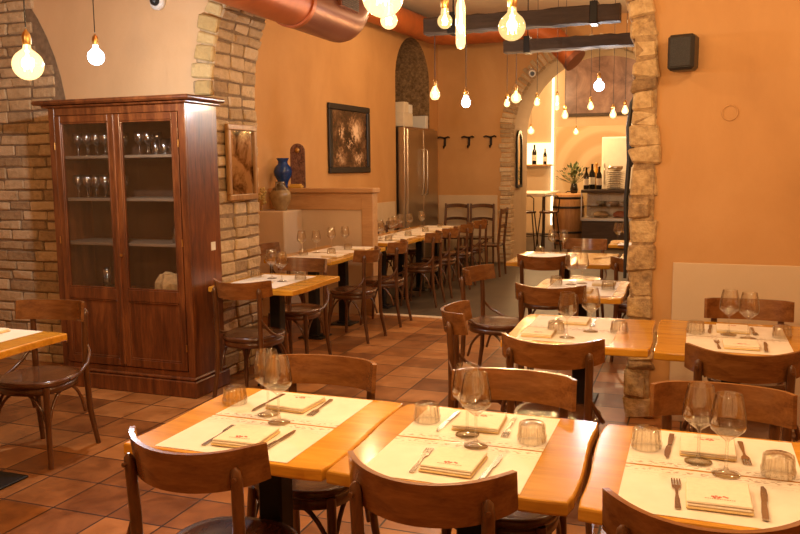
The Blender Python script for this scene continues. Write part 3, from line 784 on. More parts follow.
# things inside the cabinet
def m_goblet():
    pr = [(.0, .0015), (.03, .001), (.03, .003), (.006, .01), (.0036, .03), (.0036, .07), (.02, .085), (.034, .105), (.037, .13), (.033, .165), (.0318, .165), (.0355, .13), (.032, .107), (.0, .08)]
    return tag(MB().lathe(pr, 18).build('stored_glass', 'stored_glass'), 'x', 'glass')
def m_beaker():
    pr = [(.0, .002), (.028, .001), (.030, .004), (.034, .11), (.0328, .11), (.029, .006), (.0, .005)]
    return tag(MB().lathe(pr, 16).build('straight_glass', 'stored_glass'), 'x', 'glass')
PR['goblet'] = m_goblet(); PR['beaker'] = m_beaker()
def inside(kind, dx, dy, z, lab, grp): on('', kind, -3.78 + dx, 4.76 + dy, 0, lab, z, grp)
for x in (-.43, -.35, -.27, -.19, -.11):
    for y in (-.07, .04): inside('goblet', x, y, 1.6755, 'clear goblet on the cabinet top shelf behind the door nearer the brick corner', 'goblets on the top cabinet shelf')
for x in (.10, .17, .24, .31, .38, .45):
    for y in (-.06, .05): inside('beaker' if x > .2 else 'goblet', x, y, 1.6755, 'clear glass on the cabinet top shelf behind the door nearer the mirror', 'glasses on the top cabinet shelf')
for x in (-.44, -.36, -.28, -.20, -.12):
    for y in (-.08, .03): inside('goblet', x, y, 1.3755, 'clear stemmed glass on the second cabinet shelf from the top', 'stemmed glasses on the second cabinet shelf')
for x, y in ((.30, .06), (.37, -.05), (.44, .04), (.40, .09)): inside('beaker', x, y, 1.0605, 'clear straight glass on the third cabinet shelf above the paper bag', 'straight glasses on the third cabinet shelf')
inside('goblet', -.25, -.05, .7005, 'single stemmed glass standing low in the cabinet', None); inside('beaker', -.34, .05, .7005, 'single straight glass standing low in the cabinet', None)
m = MB(); rr_ = random.Random(3); n = 12
rings = [(.055, 0), (.085, .02), (.088, .07), (.075, .11), (.062, .14), (.0, .135)]
vs = []
for r_, z in rings:
    for k in range(n):
        q = r_ * rr_.uniform(.82, 1.15) * (1.25 if k % 2 else .95); vs.append((q * math.cos(2*PI*k/n), q * .8 * math.sin(2*PI*k/n), z + (rr_.uniform(-.012, .012) if z > 0 else 0)))
m.add(vs, [(i*n+k, i*n+(k+1) % n, (i+1)*n+(k+1) % n, (i+1)*n+k) for i in range(len(rings)-1) for k in range(n)])
tag(m.build('paper_bag', 'paper_bag', None, (-3.78 + .31, 4.70, .7005)), 'crumpled brown paper bag at the bottom of the glazed part of the cabinet', 'bag')

# ------------------------------------------------------------------ things on the walls and ledges
mr = empty('wall_mirror', 'small wood-framed mirror hung on the brick pier beside the cabinet', 'mirror', (AL + .03, 5.36, 1.62))
m = MB().box((-.005, -.205, .24), (.03, .205, .285), .006).box((-.005, -.205, -.285), (.03, .205, -.24), .006).box((-.005, -.205, -.24), (.03, -.165, .24), .006).box((-.005, .165, -.24), (.03, .205, .24), .006)
m.build('mirror_frame', 'gilt_wood', mr); MB().box((-.004, -.165, -.24), (.012, .165, .24)).build('mirror_glass', 'painted_reflections', mr)
pc = empty('framed_photograph', 'black-framed sepia photograph on the orange wall above the half wall', 'picture', (WX + .004, 9.71, 1.947)); onwall(pc)
hy, hz = .57, .437
m = MB()
for a in ((0, -hy, hz - .075), (0, -hy, -hz)): m.box(a, (.035, hy, a[2] + .075), .008)
m.box((0, -hy, -hz + .075), (.035, -hy + .085, hz - .075), .008).box((0, hy - .085, -hz + .075), (.035, hy, hz - .075), .008)
m.build('picture_frame', 'black_plastic', pc); m = MB().box((0, -hy + .08, -hz + .07), (.012, hy - .08, hz - .07)); m.build('print', 'sepia_photo', pc)
vz = MB().lathe([(0, .002), (.062, 0), (.066, .012), (.058, .03), (.075, .09), (.118, .17), (.125, .22), (.105, .275), (.07, .31), (.062, .345), (.082, .38), (.084, .39), (.07, .388), (.052, .345), (.0, .34)], 32, flute=(12, .05, .28, .02))
vz = vz.build('blue_vase', 'cobalt_glaze', None, (-4.275, 7.88, 1.3605)); vz.scale = (.82, .82, .84)
tag(vz, 'glossy cobalt blue vase standing on the half wall', 'vase')
jug = empty('ceramic_jug', 'two-tone ceramic jug on the low ledge between pier and half wall', 'jug', (-4.16, 7.60, 1.1305)); jug.scale = (.82, .82, .86)
MB().lathe([(0, .002), (.075, 0), (.08, .012), (.115, .08), (.138, .16), (.135, .21), (.105, .265), (.06, .30), (.05, .33), (.062, .355), (.052, .352), (.04, .33), (0, .3)], 28).build('body', 'glazed_jug', jug)
for s in (-1, 1): MB().tube([(0, s*.055, .335), (0, s*.10, .34), (0, s*.125, .30), (0, s*.115, .245)], .011, 8).build('handle', 'glazed_jug', jug)
m = MB()
for k in range(40):
    a, b = rnd.uniform(0, 2*PI), rnd.uniform(.005, .05); p = Vector((b*math.cos(a), b*math.sin(a), rnd.uniform(.05, .24)))
    m.lathe([(0, -.016), (.018, -.006), (.016, .008), (0, .016)], 6, p)
m.tube([(0, 0, 0), (.01, 0, .15)], .006, 6)
tag(m.build('dried_flowers', 'flower_dry', None, (-4.335, 7.50, 1.1305)), 'small bunch of dried yellow flowers beside the jug on the ledge', 'flowers')
out = [(-.085, 0), (.085, 0), (.085, .40)] + [(.085*math.cos(R(a)), .40 + .085*math.sin(R(a))) for a in range(15, 180, 15)] + [(-.085, .40)]
pq = empty('wall_plaque', 'tall round-topped carved plaque leaning on the wall beside the blue vase', 'plaque', (WX + .03, 7.18, 1.3655), R(90))
m = MB(); m.X = Matrix(((1, 0, 0, 0), (0, 0, 1, 0), (0, 1, 0, 0), (0, 0, 0, 1))); m.prism([(x*1.15, z) for x, z in out], -.012, .012, .004); m.build('board', 'carved_plaque', pq)
MB().lathe([(0, -.004), (.03, -.004), (.03, .004), (0, .004)], 16).build('medallion', 'brass', pq)
bpy.data.objects['medallion'].rotation_euler = (R(90), 0, 0); bpy.data.objects['medallion'].location = (0, -.017, .41)
pq.location = (-4.12, 7.94, 1.3605); pq.rotation_euler = (0, 0, R(12)); pq.scale = (.85, 1, 1)
tag(MB().box((-.075, -.045, 0), (.075, .045, .03), .008).box((-.06, -.035, .03), (.06, .035, .045), .006).build('yellow_box', 'yellow_dish', None, (-4.10, 7.84, 1.3605), R(8)), 'small yellow box lying at the foot of the carved plaque', 'box')
# coat hooks
for k, x in enumerate((-3.947, -3.534, -3.164)):
    h = empty('coat_hook', 'dark iron coat hook on the back wall, ' + ('nearest the fridge', 'middle of three', 'nearest the brick arch')[k], 'hook', (x, BY, 1.98), 0, 'coat hooks on the back wall')
    MB().box((-.02, -.012, -.06), (.02, -.001, .09), .004).build('back_plate', 'dark_iron', h)
    MB().tube([(-.10, -.09, .075), (-.07, -.06, .09), (0, -.02, .07), (.07, -.06, .09), (.10, -.09, .075)], .014, 8).build('double_hook', 'dark_iron', h)
    MB().tube([(0, -.015, .06), (0, -.04, 0), (0, -.035, -.07), (0, -.07, -.09), (0, -.09, -.06)], .013, 8).build('lower_hook', 'dark_iron', h)
# narrow arched mirror on the far arch jamb
am = empty('arched_mirror', 'narrow round-topped black-framed mirror on the far arch jamb', 'mirror', (B2L + .012, 13.42, 1.22))
def archout(w, h, n=10): return [(-w, 0), (w, 0), (w, h)] + [(w*math.cos(PI*k/n), h + w*math.sin(PI*k/n)) for k in range(1, n)] + [(-w, h)]
m = MB(); A1, A2 = archout(.21, .75), [(x, z + .05) for x, z in archout(.155, .70)]
nA = len(A1)
m.add([(.03, y, z) for y, z in A1] + [(.03, y, z) for y, z in A2] + [(0, y, z) for y, z in A1], [(k, (k+1) % nA, nA+(k+1) % nA, nA+k) for k in range(nA)] + [(2*nA+k, 2*nA+(k+1) % nA, (k+1) % nA, k) for k in range(nA)])
m.build('mirror_frame', 'black_iron', am); MB().add([(.012, y, z) for y, z in A2], [tuple(range(nA))]).build('mirror_glass', 'mirror_silver', am)
# wall speaker
sp_ = empty('wall_speaker', 'small black loudspeaker bracketed high on the orange wall', 'speaker', (-.095, FY - .10, 2.205), R(-14))
MB().box((-.075, -.06, -.10), (.075, .06, .10), .016).build('case', 'black_plastic', sp_)
MB().box((-.06, -.068, -.082), (.06, -.058, .082), .006).build('grille', 'speaker_mesh', sp_)
MB().tube([(.0, .05, 0), (.02, .095, 0)], .014, 8).tube([(-.085, 0, .0), (-.07, 0, 0)], .012, 8).build('bracket', 'black_plastic', sp_)
# cameras
dc = empty('dome_camera', 'white dome security camera high on the peach wall', 'camera', (-3.735, FY - .005, 2.79))
MB().lathe([(0, 0), (.06, 0), (.062, .03), (.05, .045), (0, .045)], 24).build('housing', 'white_paint', dc); MB().lathe([(.036, .045), (.034, .065), (.02, .082), (0, .086)], 20).build('dome', 'black_plastic', dc)
for c in bpy.data.objects:
    if c.parent == dc: c.rotation_euler = (R(90), 0, 0)
tag(MB().lathe([(0, 0), (.05, 0), (.052, .015), (.04, .03), (0, .032)], 24).build('smoke_detector', 'white_paint', None, (-3.56, FY - .005, 2.875)), 'round white detector at the top edge beside the dome camera', 'detector')
bpy.data.objects['smoke_detector'].rotation_euler = (R(90), 0, 0)
bc = empty('wall_camera', 'white bullet camera on the brickwork of the far arch', 'camera', (-2.50, BY - .05, 3.05), R(15))
MB().tube([(0, -.16, -.04), (0, .0, 0)], [.055, .06], 16).build('barrel_housing', 'white_paint', bc); MB().tube([(0, -.168, -.042), (0, -.158, -.04)], .035, 14).build('lens', 'black_plastic', bc)
MB().tube([(0, -.02, 0), (0, .05, .06)], .02, 8).build('bracket', 'white_paint', bc)

# black cable bundle hanging down the edge of the stone jamb
cb = empty('hanging_cable', 'black cable bundle hanging down the inner edge of the stone jamb', 'cable', (AR - .03, FY + .12, 0))
MB().tube([(.03, 0, 2.02), (.0, 0, 1.95), (-.015, .0, 1.8), (-.005, 0, 1.6), (-.02, 0, 1.35), (-.01, 0, 1.1), (-.015, 0, .86)], [.006, .012, .016, .016, .014, .016, .010], 10).build('cable', 'black_plastic', cb)
MB().tube([(.012, -.03, 1.80), (.018, -.035, 1.76), (.014, -.03, 1.62), (.004, -.02, 1.56)], [.012, .024, .024, .010], 10).build('coiled_slack', 'black_plastic', cb)

# ------------------------------------------------------------------ fridge in the niche
fr = empty('steel_fridge', 'tall two-door stainless steel fridge standing in the arched niche', 'fridge', (-4.22, 11.86, 0)); onwall(fr)
fx = .32
MB().box((-.33, -.61, .08), (fx - .03, .61, 2.18), .01).build('body', 'steel', fr)
for k, (a, b) in enumerate(((-.605, -.005), (.005, .605))):
    d = MB().box((fx - .03, a, .14), (fx + .02, b, 2.15), .012).build('door', 'steel', fr)
    hy_ = a + .07 if k else b - .07
    MB().tube([(fx + .02, hy_, 1.15), (fx + .055, hy_, 1.17), (fx + .055, hy_, 1.83), (fx + .02, hy_, 1.85)], .013, 8).build('handle', 'steel', d)
m = MB()
for sx in (-.25, .22):
    for sy in (-.5, .5): m.tube([(sx, sy, 0), (sx, sy, .09)], .025, 8)
m.build('feet', 'black_iron', fr)
for k, (y, z, w, h, mt, lb) in enumerate(((11.47, 2.1805, .17, .20, 'cream_card', 'pale carton on top of the fridge, lowest of the stack'), (11.40, 2.3815, .08, .16, 'cream_card', 'small pale carton atop the stack, nearer the picture'), (11.56, 2.3815, .07, .13, 'white_paint', 'small pale carton atop the stack, nearer the coat hooks'), (12.2, 2.1805, .05, .20, 'white_paint', 'narrow white carton standing apart on the fridge'))):
    onwall(tag(MB().box((-.12, -w, 0), (.12, w, h), .006).box((-.121, -.01, h - .002), (.121, .01, h + .0006)).build('carton', mt, None, (-4.08, y, z)), lb, 'box', 'cartons on the fridge'))

# ------------------------------------------------------------------ duct and beams
du = empty('air_duct', 'terracotta-painted round air duct running under the ceiling along the wall', 'duct', (0, 0, 0))
def arcpts(c, r, a0, a1, u, v, n=10):
    c, u, v = Vector(c), Vector(u), Vector(v); return [c + u * (r * math.cos(R(a0 + (a1 - a0) * k / n))) + v * (r * math.sin(R(a0 + (a1 - a0) * k / n))) for k in range(n + 1)]
DX, DZ, DR = -2.93, 2.835, .185
MB().tube([(DX, -.5, DZ), (DX, 5.62, DZ)], DR, 32).build('duct_section', 'duct_paint', du)
el = [tuple(p) for p in arcpts((DX, 6.42, DZ + .30), .30, -90, 0, (0, 1, 0), (0, 0, 1), 10)]
MB().tube([(DX, 5.62, DZ), (DX, 5.64, DZ), (DX, 6.42, DZ)] + el[1:] + [(DX, 6.72, 3.85)], DR + .008, 32, up=(1, 0, 0)).build('duct_elbow', 'duct_dark', du)
for y in (2.0, 4.2, 5.62): MB().tube([(DX, y - .025, DZ), (DX, y + .025, DZ)], DR + .014, 32).build('duct_band', 'duct_paint', du)
vg = MB().box((DX + .14, 6.05, DZ + .03), (DX + .215, 6.42, DZ + .15), .004).build('vent_grille', 'duct_dark', du)
m = MB()
for k in range(7): m.box((DX + .205, 6.07, DZ + .038 + k*.016), (DX + .222, 6.40, DZ + .047 + k*.016))
m.build('louvre', 'black_plastic', vg)
r2 = .17
pts = [(-4.18, 7.3, 3.60), (-3.88, 11.75, 3.62)] + [tuple(p) for p in arcpts((-3.48, 11.85, 3.62), .40, 180, 90, (1, 0, 0), (0, 1, 0), 8)] + [(-2.5, 12.28, 3.62), (-2.22, 12.28, 3.56), (-2.02, 12.25, 3.42), (-1.76, 12.2, 3.14)]
MB().tube(pts, r2, 24).build('duct_section', 'duct_paint', du)
MB().tube([(-1.765, 12.2, 3.145), (-1.72, 12.19, 3.10)], [r2 + .012, r2 + .012], 24).build('duct_end', 'duct_dark', du)
def beam(name, x0, x1, y, z0, z1, lab, tilt=0.):
    t = empty(name, lab, 'beam', ((x0 + x1) / 2, y, (z0 + z1) / 2)); t['kind'] = 'thing'
    L = (x1 - x0) / 2; H = (z1 - z0) / 2; m = MB(); n = 24
    rg = [[(y_ + rnd.uniform(-.004, .004), z_ + rnd.uniform(-.005, .005)) for y_, z_ in ((-.06, -H), (.06, -H), (.07, -H + .012), (.07, H - .012), (.06, H), (-.06, H), (-.07, H - .012), (-.07, -H + .012))] for k in range(n + 1)]
    m.add([(-L + 2*L*k/n, y_, z_) for k in range(n + 1) for y_, z_ in rg[k]], [(k*8+i, k*8+(i+1) % 8, (k+1)*8+(i+1) % 8, (k+1)*8+i) for k in range(n) for i in range(8)] + [tuple(range(8))[::-1], tuple(range(n*8, n*8+8))])
    m.build('timber', 'beam_wood', t)
    for sx in (-.7, .75):
        MB().tube([(sx*L, 0, H), (sx*L, 0, 3.855 - (z0 + z1) / 2)], .006, 6).build('hanging_wire', 'black_iron', t)
        MB().box((sx*L - .03, -.075, -H - .01), (sx*L + .03, .075, H + .03), .004).build('strap', 'black_iron', t)
    t.rotation_euler = (0, R(tilt), 0)
    return t
beam('lamp_beam', -2.15, -.585, 6.5, 2.66, 2.79, 'dark timber beam hanging nearest the arch with lamp cords', 0.)
beam('lamp_beam', -1.825, -.30, 8.0, 2.68, 2.80, 'dark timber beam hanging farther back, above the second lamp row', 0.)

# ------------------------------------------------------------------ bulbs
def add_light(loc, col, power, r=.03):
    l = bpy.data.lights.new('bulb_or_fill_light', 'POINT'); l.energy = power; l.color = col; l.shadow_soft_size = r
    o = bpy.data.objects.new('bulb_or_fill_light', l); COL.objects.link(o); o.location = loc
LK = 1.25
WARM = (1, .67, .36); COOL = (.86, .91, 1.)
def bulb(loc, d, ztop, kind, label, glow='clear', power=0.):
    t = empty('pendant_bulb', label, 'lamp', (loc[0], loc[1], ztop), 0, 'hanging bulbs')
    z = loc[2] - ztop; r = d / 2
    MB().tube([(0, 0, 0), (0, 0, z + r + .09)], .003, 6).build('cord', 'black_plastic', t)
    nk = .014 if d > .05 else .011
    if kind == 'globe': pr = [(0, -r)] + [(r * math.sin(R(a)), -r * math.cos(R(a))) for a in range(15, 150, 12)] + [(nk * 1.2, r * 1.05), (nk, r + .022)]; top = r + .022
    elif kind == 'tube': pr = [(0, -.085), (r * .7, -.08), (r, -.065), (r, .06), (r * .8, .075), (nk, .085)]; top = .085
    else: pr = [(0, -r), (r * .6, -r * .85), (r, -r * .2), (r * .95, r * .35), (r * .6, r * 1.15), (nk, r * 1.7)]; top = r * 1.7
    MB().lathe(pr, 24, (0, 0, z)).build('glass_bulb', 'bulb_glass_' + glow, t)
    MB().lathe([(nk, top - .004), (nk + .003, top), (nk + .004, top + .03), (nk, top + .045), (.006, top + .055), (.003, top + .06)], 14, (0, 0, z)).build('socket', 'brass', t)
    m = MB(); ff = 'filament_white' if glow == 'white' else 'filament_warm'; h = min(r, .05) if kind != 'tube' else .06; n_ = 4 if kind != 'tube' else 3
    for k in range(n_):
        a = 2*PI*k/n_; q = r * .32
        m.tube([(q*.4*math.cos(a), q*.4*math.sin(a), z + h*.8), (q*math.cos(a), q*math.sin(a), z - h*.5)], .0022 if d < .2 else .003, 5)
    m.tube([(0, 0, z + top), (0, 0, z + h*.8)], .003, 5); m.build('filament', ff, t)
    power *= {'clear': 1.3, 'warm': 1.6, 'white': 2.6}[glow] * LK
    if power: add_light((loc[0], loc[1], loc[2] - r * .2), COOL if glow == 'white' else WARM, power, max(.015, r * .5))
C9 = 3.9; B1 = 2.655; B2 = 2.675
bulb((-2.629, 2.667, 2.008), .125, C9, 'globe', 'clear globe bulb hanging over the table cut by the frame', 'warm', 26)
bulb((-3.263, 3.822, 2.218), .093, C9, 'globe', 'glaring white bulb hanging before the cabinet', 'white', 58)
bulb((-.893, 2.293, 2.075), .125, C9, 'globe', 'large globe bulb over the front tables, cut by the top edge', 'warm', 26)
bulb((-1.03, 2.70, 2.080), .060, C9, 'globe', 'small round bulb just below the large globe at the top edge', 'warm', 10)
bulb((-.966, 3.16, 2.148), .060, C9, 'globe', 'small clear bulb with brass cap, between large globe and tube bulb', 'clear', 8)
bulb((-.792, 2.78, 2.062), .034, C9, 'tube', 'long tubular filament bulb hanging near the top edge', 'warm', 12)
bulb((-.627, 2.858, 2.055), .096, C9, 'globe', 'clear globe filament bulb hanging below the nearer dark beam', 'clear', 12)
bulb((-2.075, 6.5, 2.17), .085, B1, 'pear', 'warm bulb on the nearer beam, in front of the fridge', 'warm', 16)
bulb((-1.807, 6.5, 2.094), .075, B1, 'pear', 'white bulb on the nearer beam, above the coat hooks', 'white', 14)
bulb((-1.709, 8.0, 2.246), .10, B2, 'globe', 'brighter warm bulb at the free end of the farther beam', 'warm', 18)
bulb((-1.80, 8.0, 2.19), .06, B2, 'pear', 'smaller warm bulb hugging the bright one at the farther beam end', 'warm', 0)
bulb((-.905, 8.0, 2.328), .10, B2, 'globe', 'glaring white bulb on the farther beam, before the dark mural', 'white', 40)
for x, y, z, d, kd, lb in ((-1.781, 9.5, 2.307, .07, 'pear', 'warm pear bulb past the beams, against the far arch brick'), (-1.548, 9.5, 2.30, .05, 'tube', 'tall tubular bulb past the beams, before the vertical light strip'),
                           (-1.454, 9.5, 2.15, .075, 'pear', 'low warm pear bulb below the duct end'), (-1.165, 9.5, 2.24, .07, 'pear', 'warm pear bulb under the white glaring one'),
                           (-.913, 9.5, 2.141, .075, 'pear', 'warm pear bulb above the white fridge of the bar'), (-.782, 9.5, 2.181, .075, 'pear', 'warm pear bulb nearest the stone jamb')):
    bulb((x, y, z), d, 3.855, kd, lb, 'warm', 9)
bulb((-3.112, 16.0, 2.271), .13, 4.5, 'globe', 'round frosted bulb over the bar table', 'warm', 60)
bulb((-2.231, 16.0, 2.23), .10, 4.5, 'globe', 'small round bulb before the ring mural', 'warm', 60)

# ------------------------------------------------------------------ bar room
mp = tag(MB().box((-1.15, -.03, -1.3), (1.15, 0, 1.12), .006).build('ring_mural', 'ring_mural', None, (-1.95, 18.985, 1.36)), 'cream wall panel painted with faint concentric rings behind the bar', 'mural')
dm = empty('dark_mural', 'large dark brown mural panel high on the bar wall', 'mural', (-1.9, 18.99, 3.46))
MB().box((-1.0, -.03, -.70), (1.15, -.002, .85), .004).build('canvas', 'dark_mural', dm)
for z in (-.76, .84): MB().box((-1.03, -.05, z), (1.18, -.002, z + .07), .006).build('batten', 'beam_wood', dm)
ns = empty('lit_shelf', 'back-lit recessed bottle shelf on the bar wall', 'shelf', (-3.58, 18.96, 1.62))
MB().box((-.44, -.02, 0), (.40, .02, .50)).build('lit_panel', 'lit_niche', ns); MB().box((-.46, -.22, -.04), (.42, .02, 0), .005).build('shelf_board', 'oak_cap', ns)
struct('trim_12', MB().box((-3.20, 18.93, .2), (-3.16, 18.99, 4.2), .004), 'light_strip')
def m_bottle(mt='bottle_dark', lab='bottle_label'):
    t = empty('wine_bottle', 'x', 'bottle'); r = .038
    MB().lathe([(0, .002), (r - .004, 0), (r, .006), (r, .19), (r*.85, .215), (.016, .245), (.014, .30), (.016, .302), (.016, .315), (0, .316)], 18).build('glass_body', mt, t)
    MB().lathe([(r + .0008, .06), (r + .0008, .15)], 18).build('paper_label', lab, t)
    return t
PR['bottle'] = m_bottle(); PR['gold'] = m_bottle('bottle_gold', 'bottle_gold')
def bottle(kind, x, y, z, s, lab): o = on('', kind, x, y, 0, lab, z); o.scale = (s, s, s)
for x, lb in ((-3.83, 'dark bottle on the lit shelf, nearest the far arch'), (-3.58, 'tallest dark bottle in the middle of the lit shelf'), (-3.33, 'dark bottle on the lit shelf, nearest the light strip')):
    bottle('bottle', x, 18.84, 1.621, 1.15 if 'tallest' not in lb else 1.45, lb)
tv = empty('wall_screen', 'small black screen hung high in the far arch', 'screen', (-3.0, 15.0, 2.98), R(20))
MB().box((-.16, -.03, -.13), (.16, .03, .17), .01).build('case', 'black_plastic', tv); MB().box((-.10, -.034, 0), (.06, -.029, .11), .002).build('screen', 'screen_glow', tv)
MB().tube([(0, 0, .15), (0, 0, 1.52)], .02, 8).build('ceiling_pole', 'black_iron', tv)
# bar table + stools
bt_ = empty('bar_table', 'high pale-topped bar table beyond the far arch', 'table', (-3.10, 16.2, 0))
MB().box((-.55, -.85, 1.00), (.40, .85, 1.06), .008).build('tabletop', 'white_paint', bt_)
for sx in (-.36, .36):
    for sy in (-.38, .38): MB().box((sx - .025, sy*2 - .025, 0), (sx + .025, sy*2 + .025, 1.00), .004).build('leg', 'beam_wood', bt_)
def make_stool():
    t = empty('bar_stool', 'x', 'stool')
    MB().lathe([(0, .70), (.16, .70), (.175, .71), (.175, .73), (.16, .742), (0, .738)], 24).build('seat', 'seat_wood', t)
    for sx in (-1, 1):
        for sy in (-1, 1):
            pts = [(sx*.12, sy*.12, .70), (sx*.19, sy*.19, 0)]
            MB().tube(pts, .012, 8).build('leg', 'dark_iron', t)
    MB().tube([(.165*math.cos(2*PI*k/24), .165*math.sin(2*PI*k/24) * 1.3, .28) for k in range(25)], .008, 6).build('foot_ring', 'dark_iron', t)
    MB().tube([(-.15, -.12, .72), (-.16, -.17, .98), (-.1, -.19, 1.03), (.1, -.19, 1.03), (.16, -.17, .98), (.15, -.12, .72)], .011, 8).build('back_hoop', 'dark_iron', t)
    return t
ST = make_stool()
place(ST, (-2.98, 15.0, 0), 0, 'dark metal bar stool closest to the far arch jamb'); place(ST, (-2.58, 15.05, 0), R(25), 'dark metal bar stool second from the far arch jamb'); place(ST, (-2.62, 17.35, 0), R(150), 'dark metal bar stool at the end of the bar table beside the barrel')
# barrel
br = empty('wine_barrel', 'oak barrel standing beside the glass bar counter', 'barrel', (-2.42, 16.45, 0))
MB().lathe([(0, .04), (.25, .04), (.26, 0), (.275, .02), (.31, .25), (.325, .5), (.31, .78), (.275, 1.0), (.26, 1.03), (.25, 1.0), (0, 1.0)], 36).build('staves', 'barrel_wood', br)
for z, r_ in ((.08, .287), (.25, .313), (.75, .315), (.94, .288)): MB().lathe([(r_, z - .022), (r_ + .005, z - .018), (r_ + .004, z + .018), (r_ - .004, z + .022)], 36).build('hoop', 'dark_iron', br)
# glass display counter
ct = empty('bar_counter', 'dark-topped glass display counter in the bar', 'counter', (-1.45, 16.0, 0))
x0, x1, y0, y1 = -.62, .95, -.35, .4
MB().box((x0, y0, 1.06), (x1, y1, 1.12), .008).build('worktop', 'beam_wood', ct)
MB().box((x0 + .02, y0 + .04, 0), (x1 - .02, y1 - .02, .52), .006).build('base_cabinet', 'beam_wood', ct)
MB().box((x0, y0, .52), (x1, y1, .58), .006).build('case_floor', 'steel', ct)
MB().box((x0 + .03, y1 - .02, .58), (x1 - .03, y1, 1.06)).build('case_back', 'steel', ct)
MB().box((x0 + .03, y0 + .1, .80), (x1 - .03, y1 - .03, .812)).build('case_shelf', 'case_glass', ct)
MB().box((x0 + .015, y0 + .01, .58), (x1 - .015, y0 + .018, 1.06)).build('front_glass', 'case_glass', ct)
for sx in (x0 + .012, x1 - .012): MB().box((sx - .012, y0, .58), (sx + .012, y0 + .024, 1.06), .003).build('case_post', 'steel', ct)
for k, (x, y, z) in enumerate(((-1.75, 16.1, .8125), (-1.50, 16.12, .8125), (-1.25, 16.08, .8125), (-1.0, 16.1, .8125))):
    tag(MB().lathe([(0, .002), (.05, 0), (.09, .035), (.10, .07), (.094, .068), (.05, .012), (0, .01)], 20).build('serving_bowl', 'white_porcelain', None, (x, y, z)), 'small white bowl on the upper glass shelf of the bar counter', 'bowl', 'bowls in the bar counter')
for k, (x, y, c) in enumerate(((-1.72, 16.0, 'travertine'), (-1.35, 16.02, 'logo_red'), (-1.0, 16.0, 'oak_cap'))):
    tag(MB().lathe([(0, 0), (.12, 0), (.15, .02), (.14, .07), (.09, .11), (0, .12)], 20).build('covered_dish', c, None, (x, y, .581)), ('pale', 'reddish', 'brown')[k] + ' food dish at the bottom of the glass bar counter', 'dish', 'dishes in the bar counter')
CZ = 1.1205
bottle('bottle', -2.00, 15.86, CZ, 1.35, 'dark wine bottle on the bar counter, nearest the plant'); bottle('bottle', -1.905, 15.98, CZ, 1.55, 'taller dark wine bottle on the bar counter beside the golden one')
bottle('gold', -1.835, 16.09, CZ, 1.6, 'golden bottle on the bar counter between dark bottles'); bottle('bottle', -1.755, 15.84, CZ, 1.4, 'dark wine bottle with pale label beside the stack of plates')
for k in range(10):
    tag(MB().lathe([(0, .004), (.09, 0), (.15, .018), (.19, .026), (.19, .031), (.145, .024), (.09, .009), (0, .009)], 28).build('dinner_plate', 'white_porcelain', None, (-1.47, 15.95, CZ + k * .034)), 'white plate in the stack on the bar counter', 'plate', 'stacked plates on the bar counter')
tag(MB().lathe([(0, 0), (.10, 0), (.14, .05), (.15, .10), (.145, .1), (.10, .015), (0, .012)], 24).build('steel_bowl', 'steel', None, (-1.47, 15.95, CZ + 10 * .034 + .001)), 'steel bowl resting on the stack of plates', 'bowl')
pl = empty('potted_plant', 'leafy green plant in a dark vase on the barrel', 'plant', (-2.32, 16.5, 1.003))
MB().lathe([(0, .002), (.06, 0), (.08, .1), (.06, .2), (.05, .22), (.045, .22), (0, .15)], 20).build('pot', 'bottle_dark', pl)
m = MB()
for k in range(90):
    a = rnd.uniform(0, 2*PI); el = rnd.uniform(.2, 1.4); L = rnd.uniform(.15, .40); b = Vector((0, 0, .2)); d = Vector((math.cos(a)*math.cos(el), math.sin(a)*math.cos(el), math.sin(el)))
    e = b + d * L; sd = d.cross(Vector((0, 0, 1))).normalized() * .028; up = Vector((0, 0, .014))
    m.tube([b, e], .002, 4, False); m.add([e, e + d*.04 + sd + up, e + d*.09, e + d*.04 - sd + up], [(0,1,2),(0,2,3)], True)
m.build('foliage', 'leaf_green', pl)
wf = empty('white_fridge', 'tall white fridge behind the bar counter', 'fridge', (-1.45, 17.4, 0))
MB().box((-.40, -.33, .04), (.55, .35, 2.16), .015).build('body', 'white_paint', wf); MB().box((-.385, -.39, .08), (.55, -.335, 2.14), .012).build('door', 'white_paint', wf)
MB().tube([(-.33, -.40, 1.2), (-.33, -.43, 1.22), (-.33, -.43, 1.6), (-.33, -.40, 1.62)], .012, 8).build('handle', 'steel', wf)
sb = empty('steel_oven', 'boxy steel appliance on top of the white bar fridge', 'appliance', (-1.12, 17.35, 2.1605))
MB().box((-.22, -.2, 0), (.24, .2, .30), .01).build('case', 'steel', sb); MB().box((-.18, -.206, .05), (.2, -.198, .25), .004).build('front_panel', 'white_paint', sb)

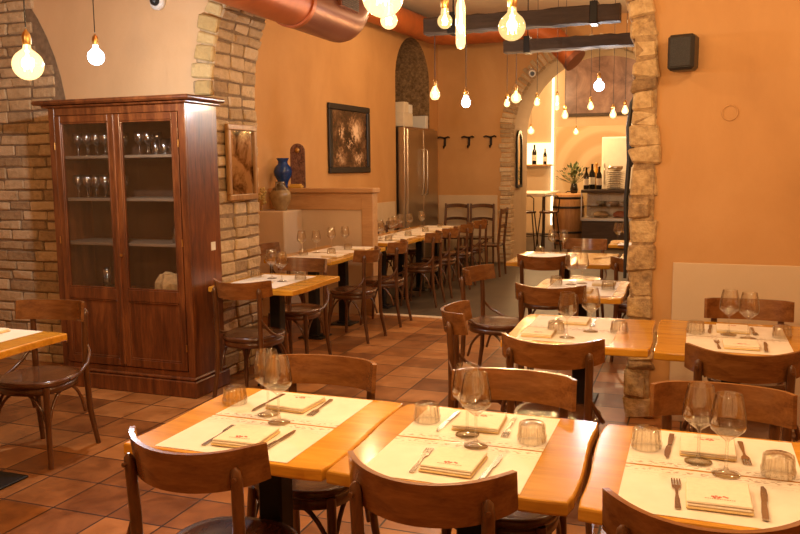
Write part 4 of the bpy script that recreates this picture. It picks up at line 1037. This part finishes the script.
# ------------------------------------------------------------------ added fill lights without bulbs, the first set outside the frame, and camera
for x, y, z, p in ((-.2, 1.2, 2.35, 25), (.9, 2.6, 2.35, 20), (-2.2, .8, 2.4, 22), (.5, 3.9, 2.6, 13), (-1.6, 4.2, 2.9, 14)):
    add_light((x, y, z), WARM, p * 1.9, .06)
for x, y, z, p in ((-2.6, 9.6, 3.3, 32), (-.6, 11.0, 3.4, 24), (-3.0, 7.2, 2.9, 10)):
    add_light((x, y, z), WARM, p * 1.9, .06)  # fill added under the back room ceiling, no fixture there
for x, y, z, p in ((-1.0, 16.6, 3.6, 62), (-3.4, 17.0, 3.4, 50)):
    add_light((x, y, z), WARM, p * 1.9, .06)  # fill added to brighten the bar room
sc = bpy.context.scene
w = bpy.data.worlds.new('world'); sc.world = w; w.use_nodes = True
w.node_tree.nodes['Background'].inputs[0].default_value = (1, .75, .5, 1); w.node_tree.nodes['Background'].inputs[1].default_value = .03
cam = bpy.data.cameras.new('camera'); cam.sensor_width = 36; cam.lens = 36.0; cam.clip_end = 60
co = bpy.data.objects.new('camera', cam); COL.objects.link(co)
PIT, ROL, YAW = .123, .010, .354
cy, sy = math.cos(YAW), math.sin(YAW)
f = Vector((-sy * math.cos(PIT), cy * math.cos(PIT), -math.sin(PIT))); r = Vector((cy, sy, 0)); d = f.cross(r)
c_, s_ = math.cos(ROL), math.sin(ROL)
rx = r * c_ + d * s_; dn = r * -s_ + d * c_
M = Matrix(((rx.x, -dn.x, -f.x, 0), (rx.y, -dn.y, -f.y, 0), (rx.z, -dn.z, -f.z, 5.135 * T), (0, 0, 0, 1)))
co.matrix_world = M
sc.camera = co
sc.view_settings.view_transform = 'Standard'; sc.view_settings.look = 'None'; sc.view_settings.gamma = 1; sc.view_settings.use_curve_mapping = False
sc.view_settings.exposure = .0
sc.cycles.sample_clamp_indirect = 4.
sc.cycles.caustics_reflective = False; sc.cycles.caustics_refractive = False
sc.cycles.transparent_max_bounces = 24; sc.cycles.max_bounces = 10
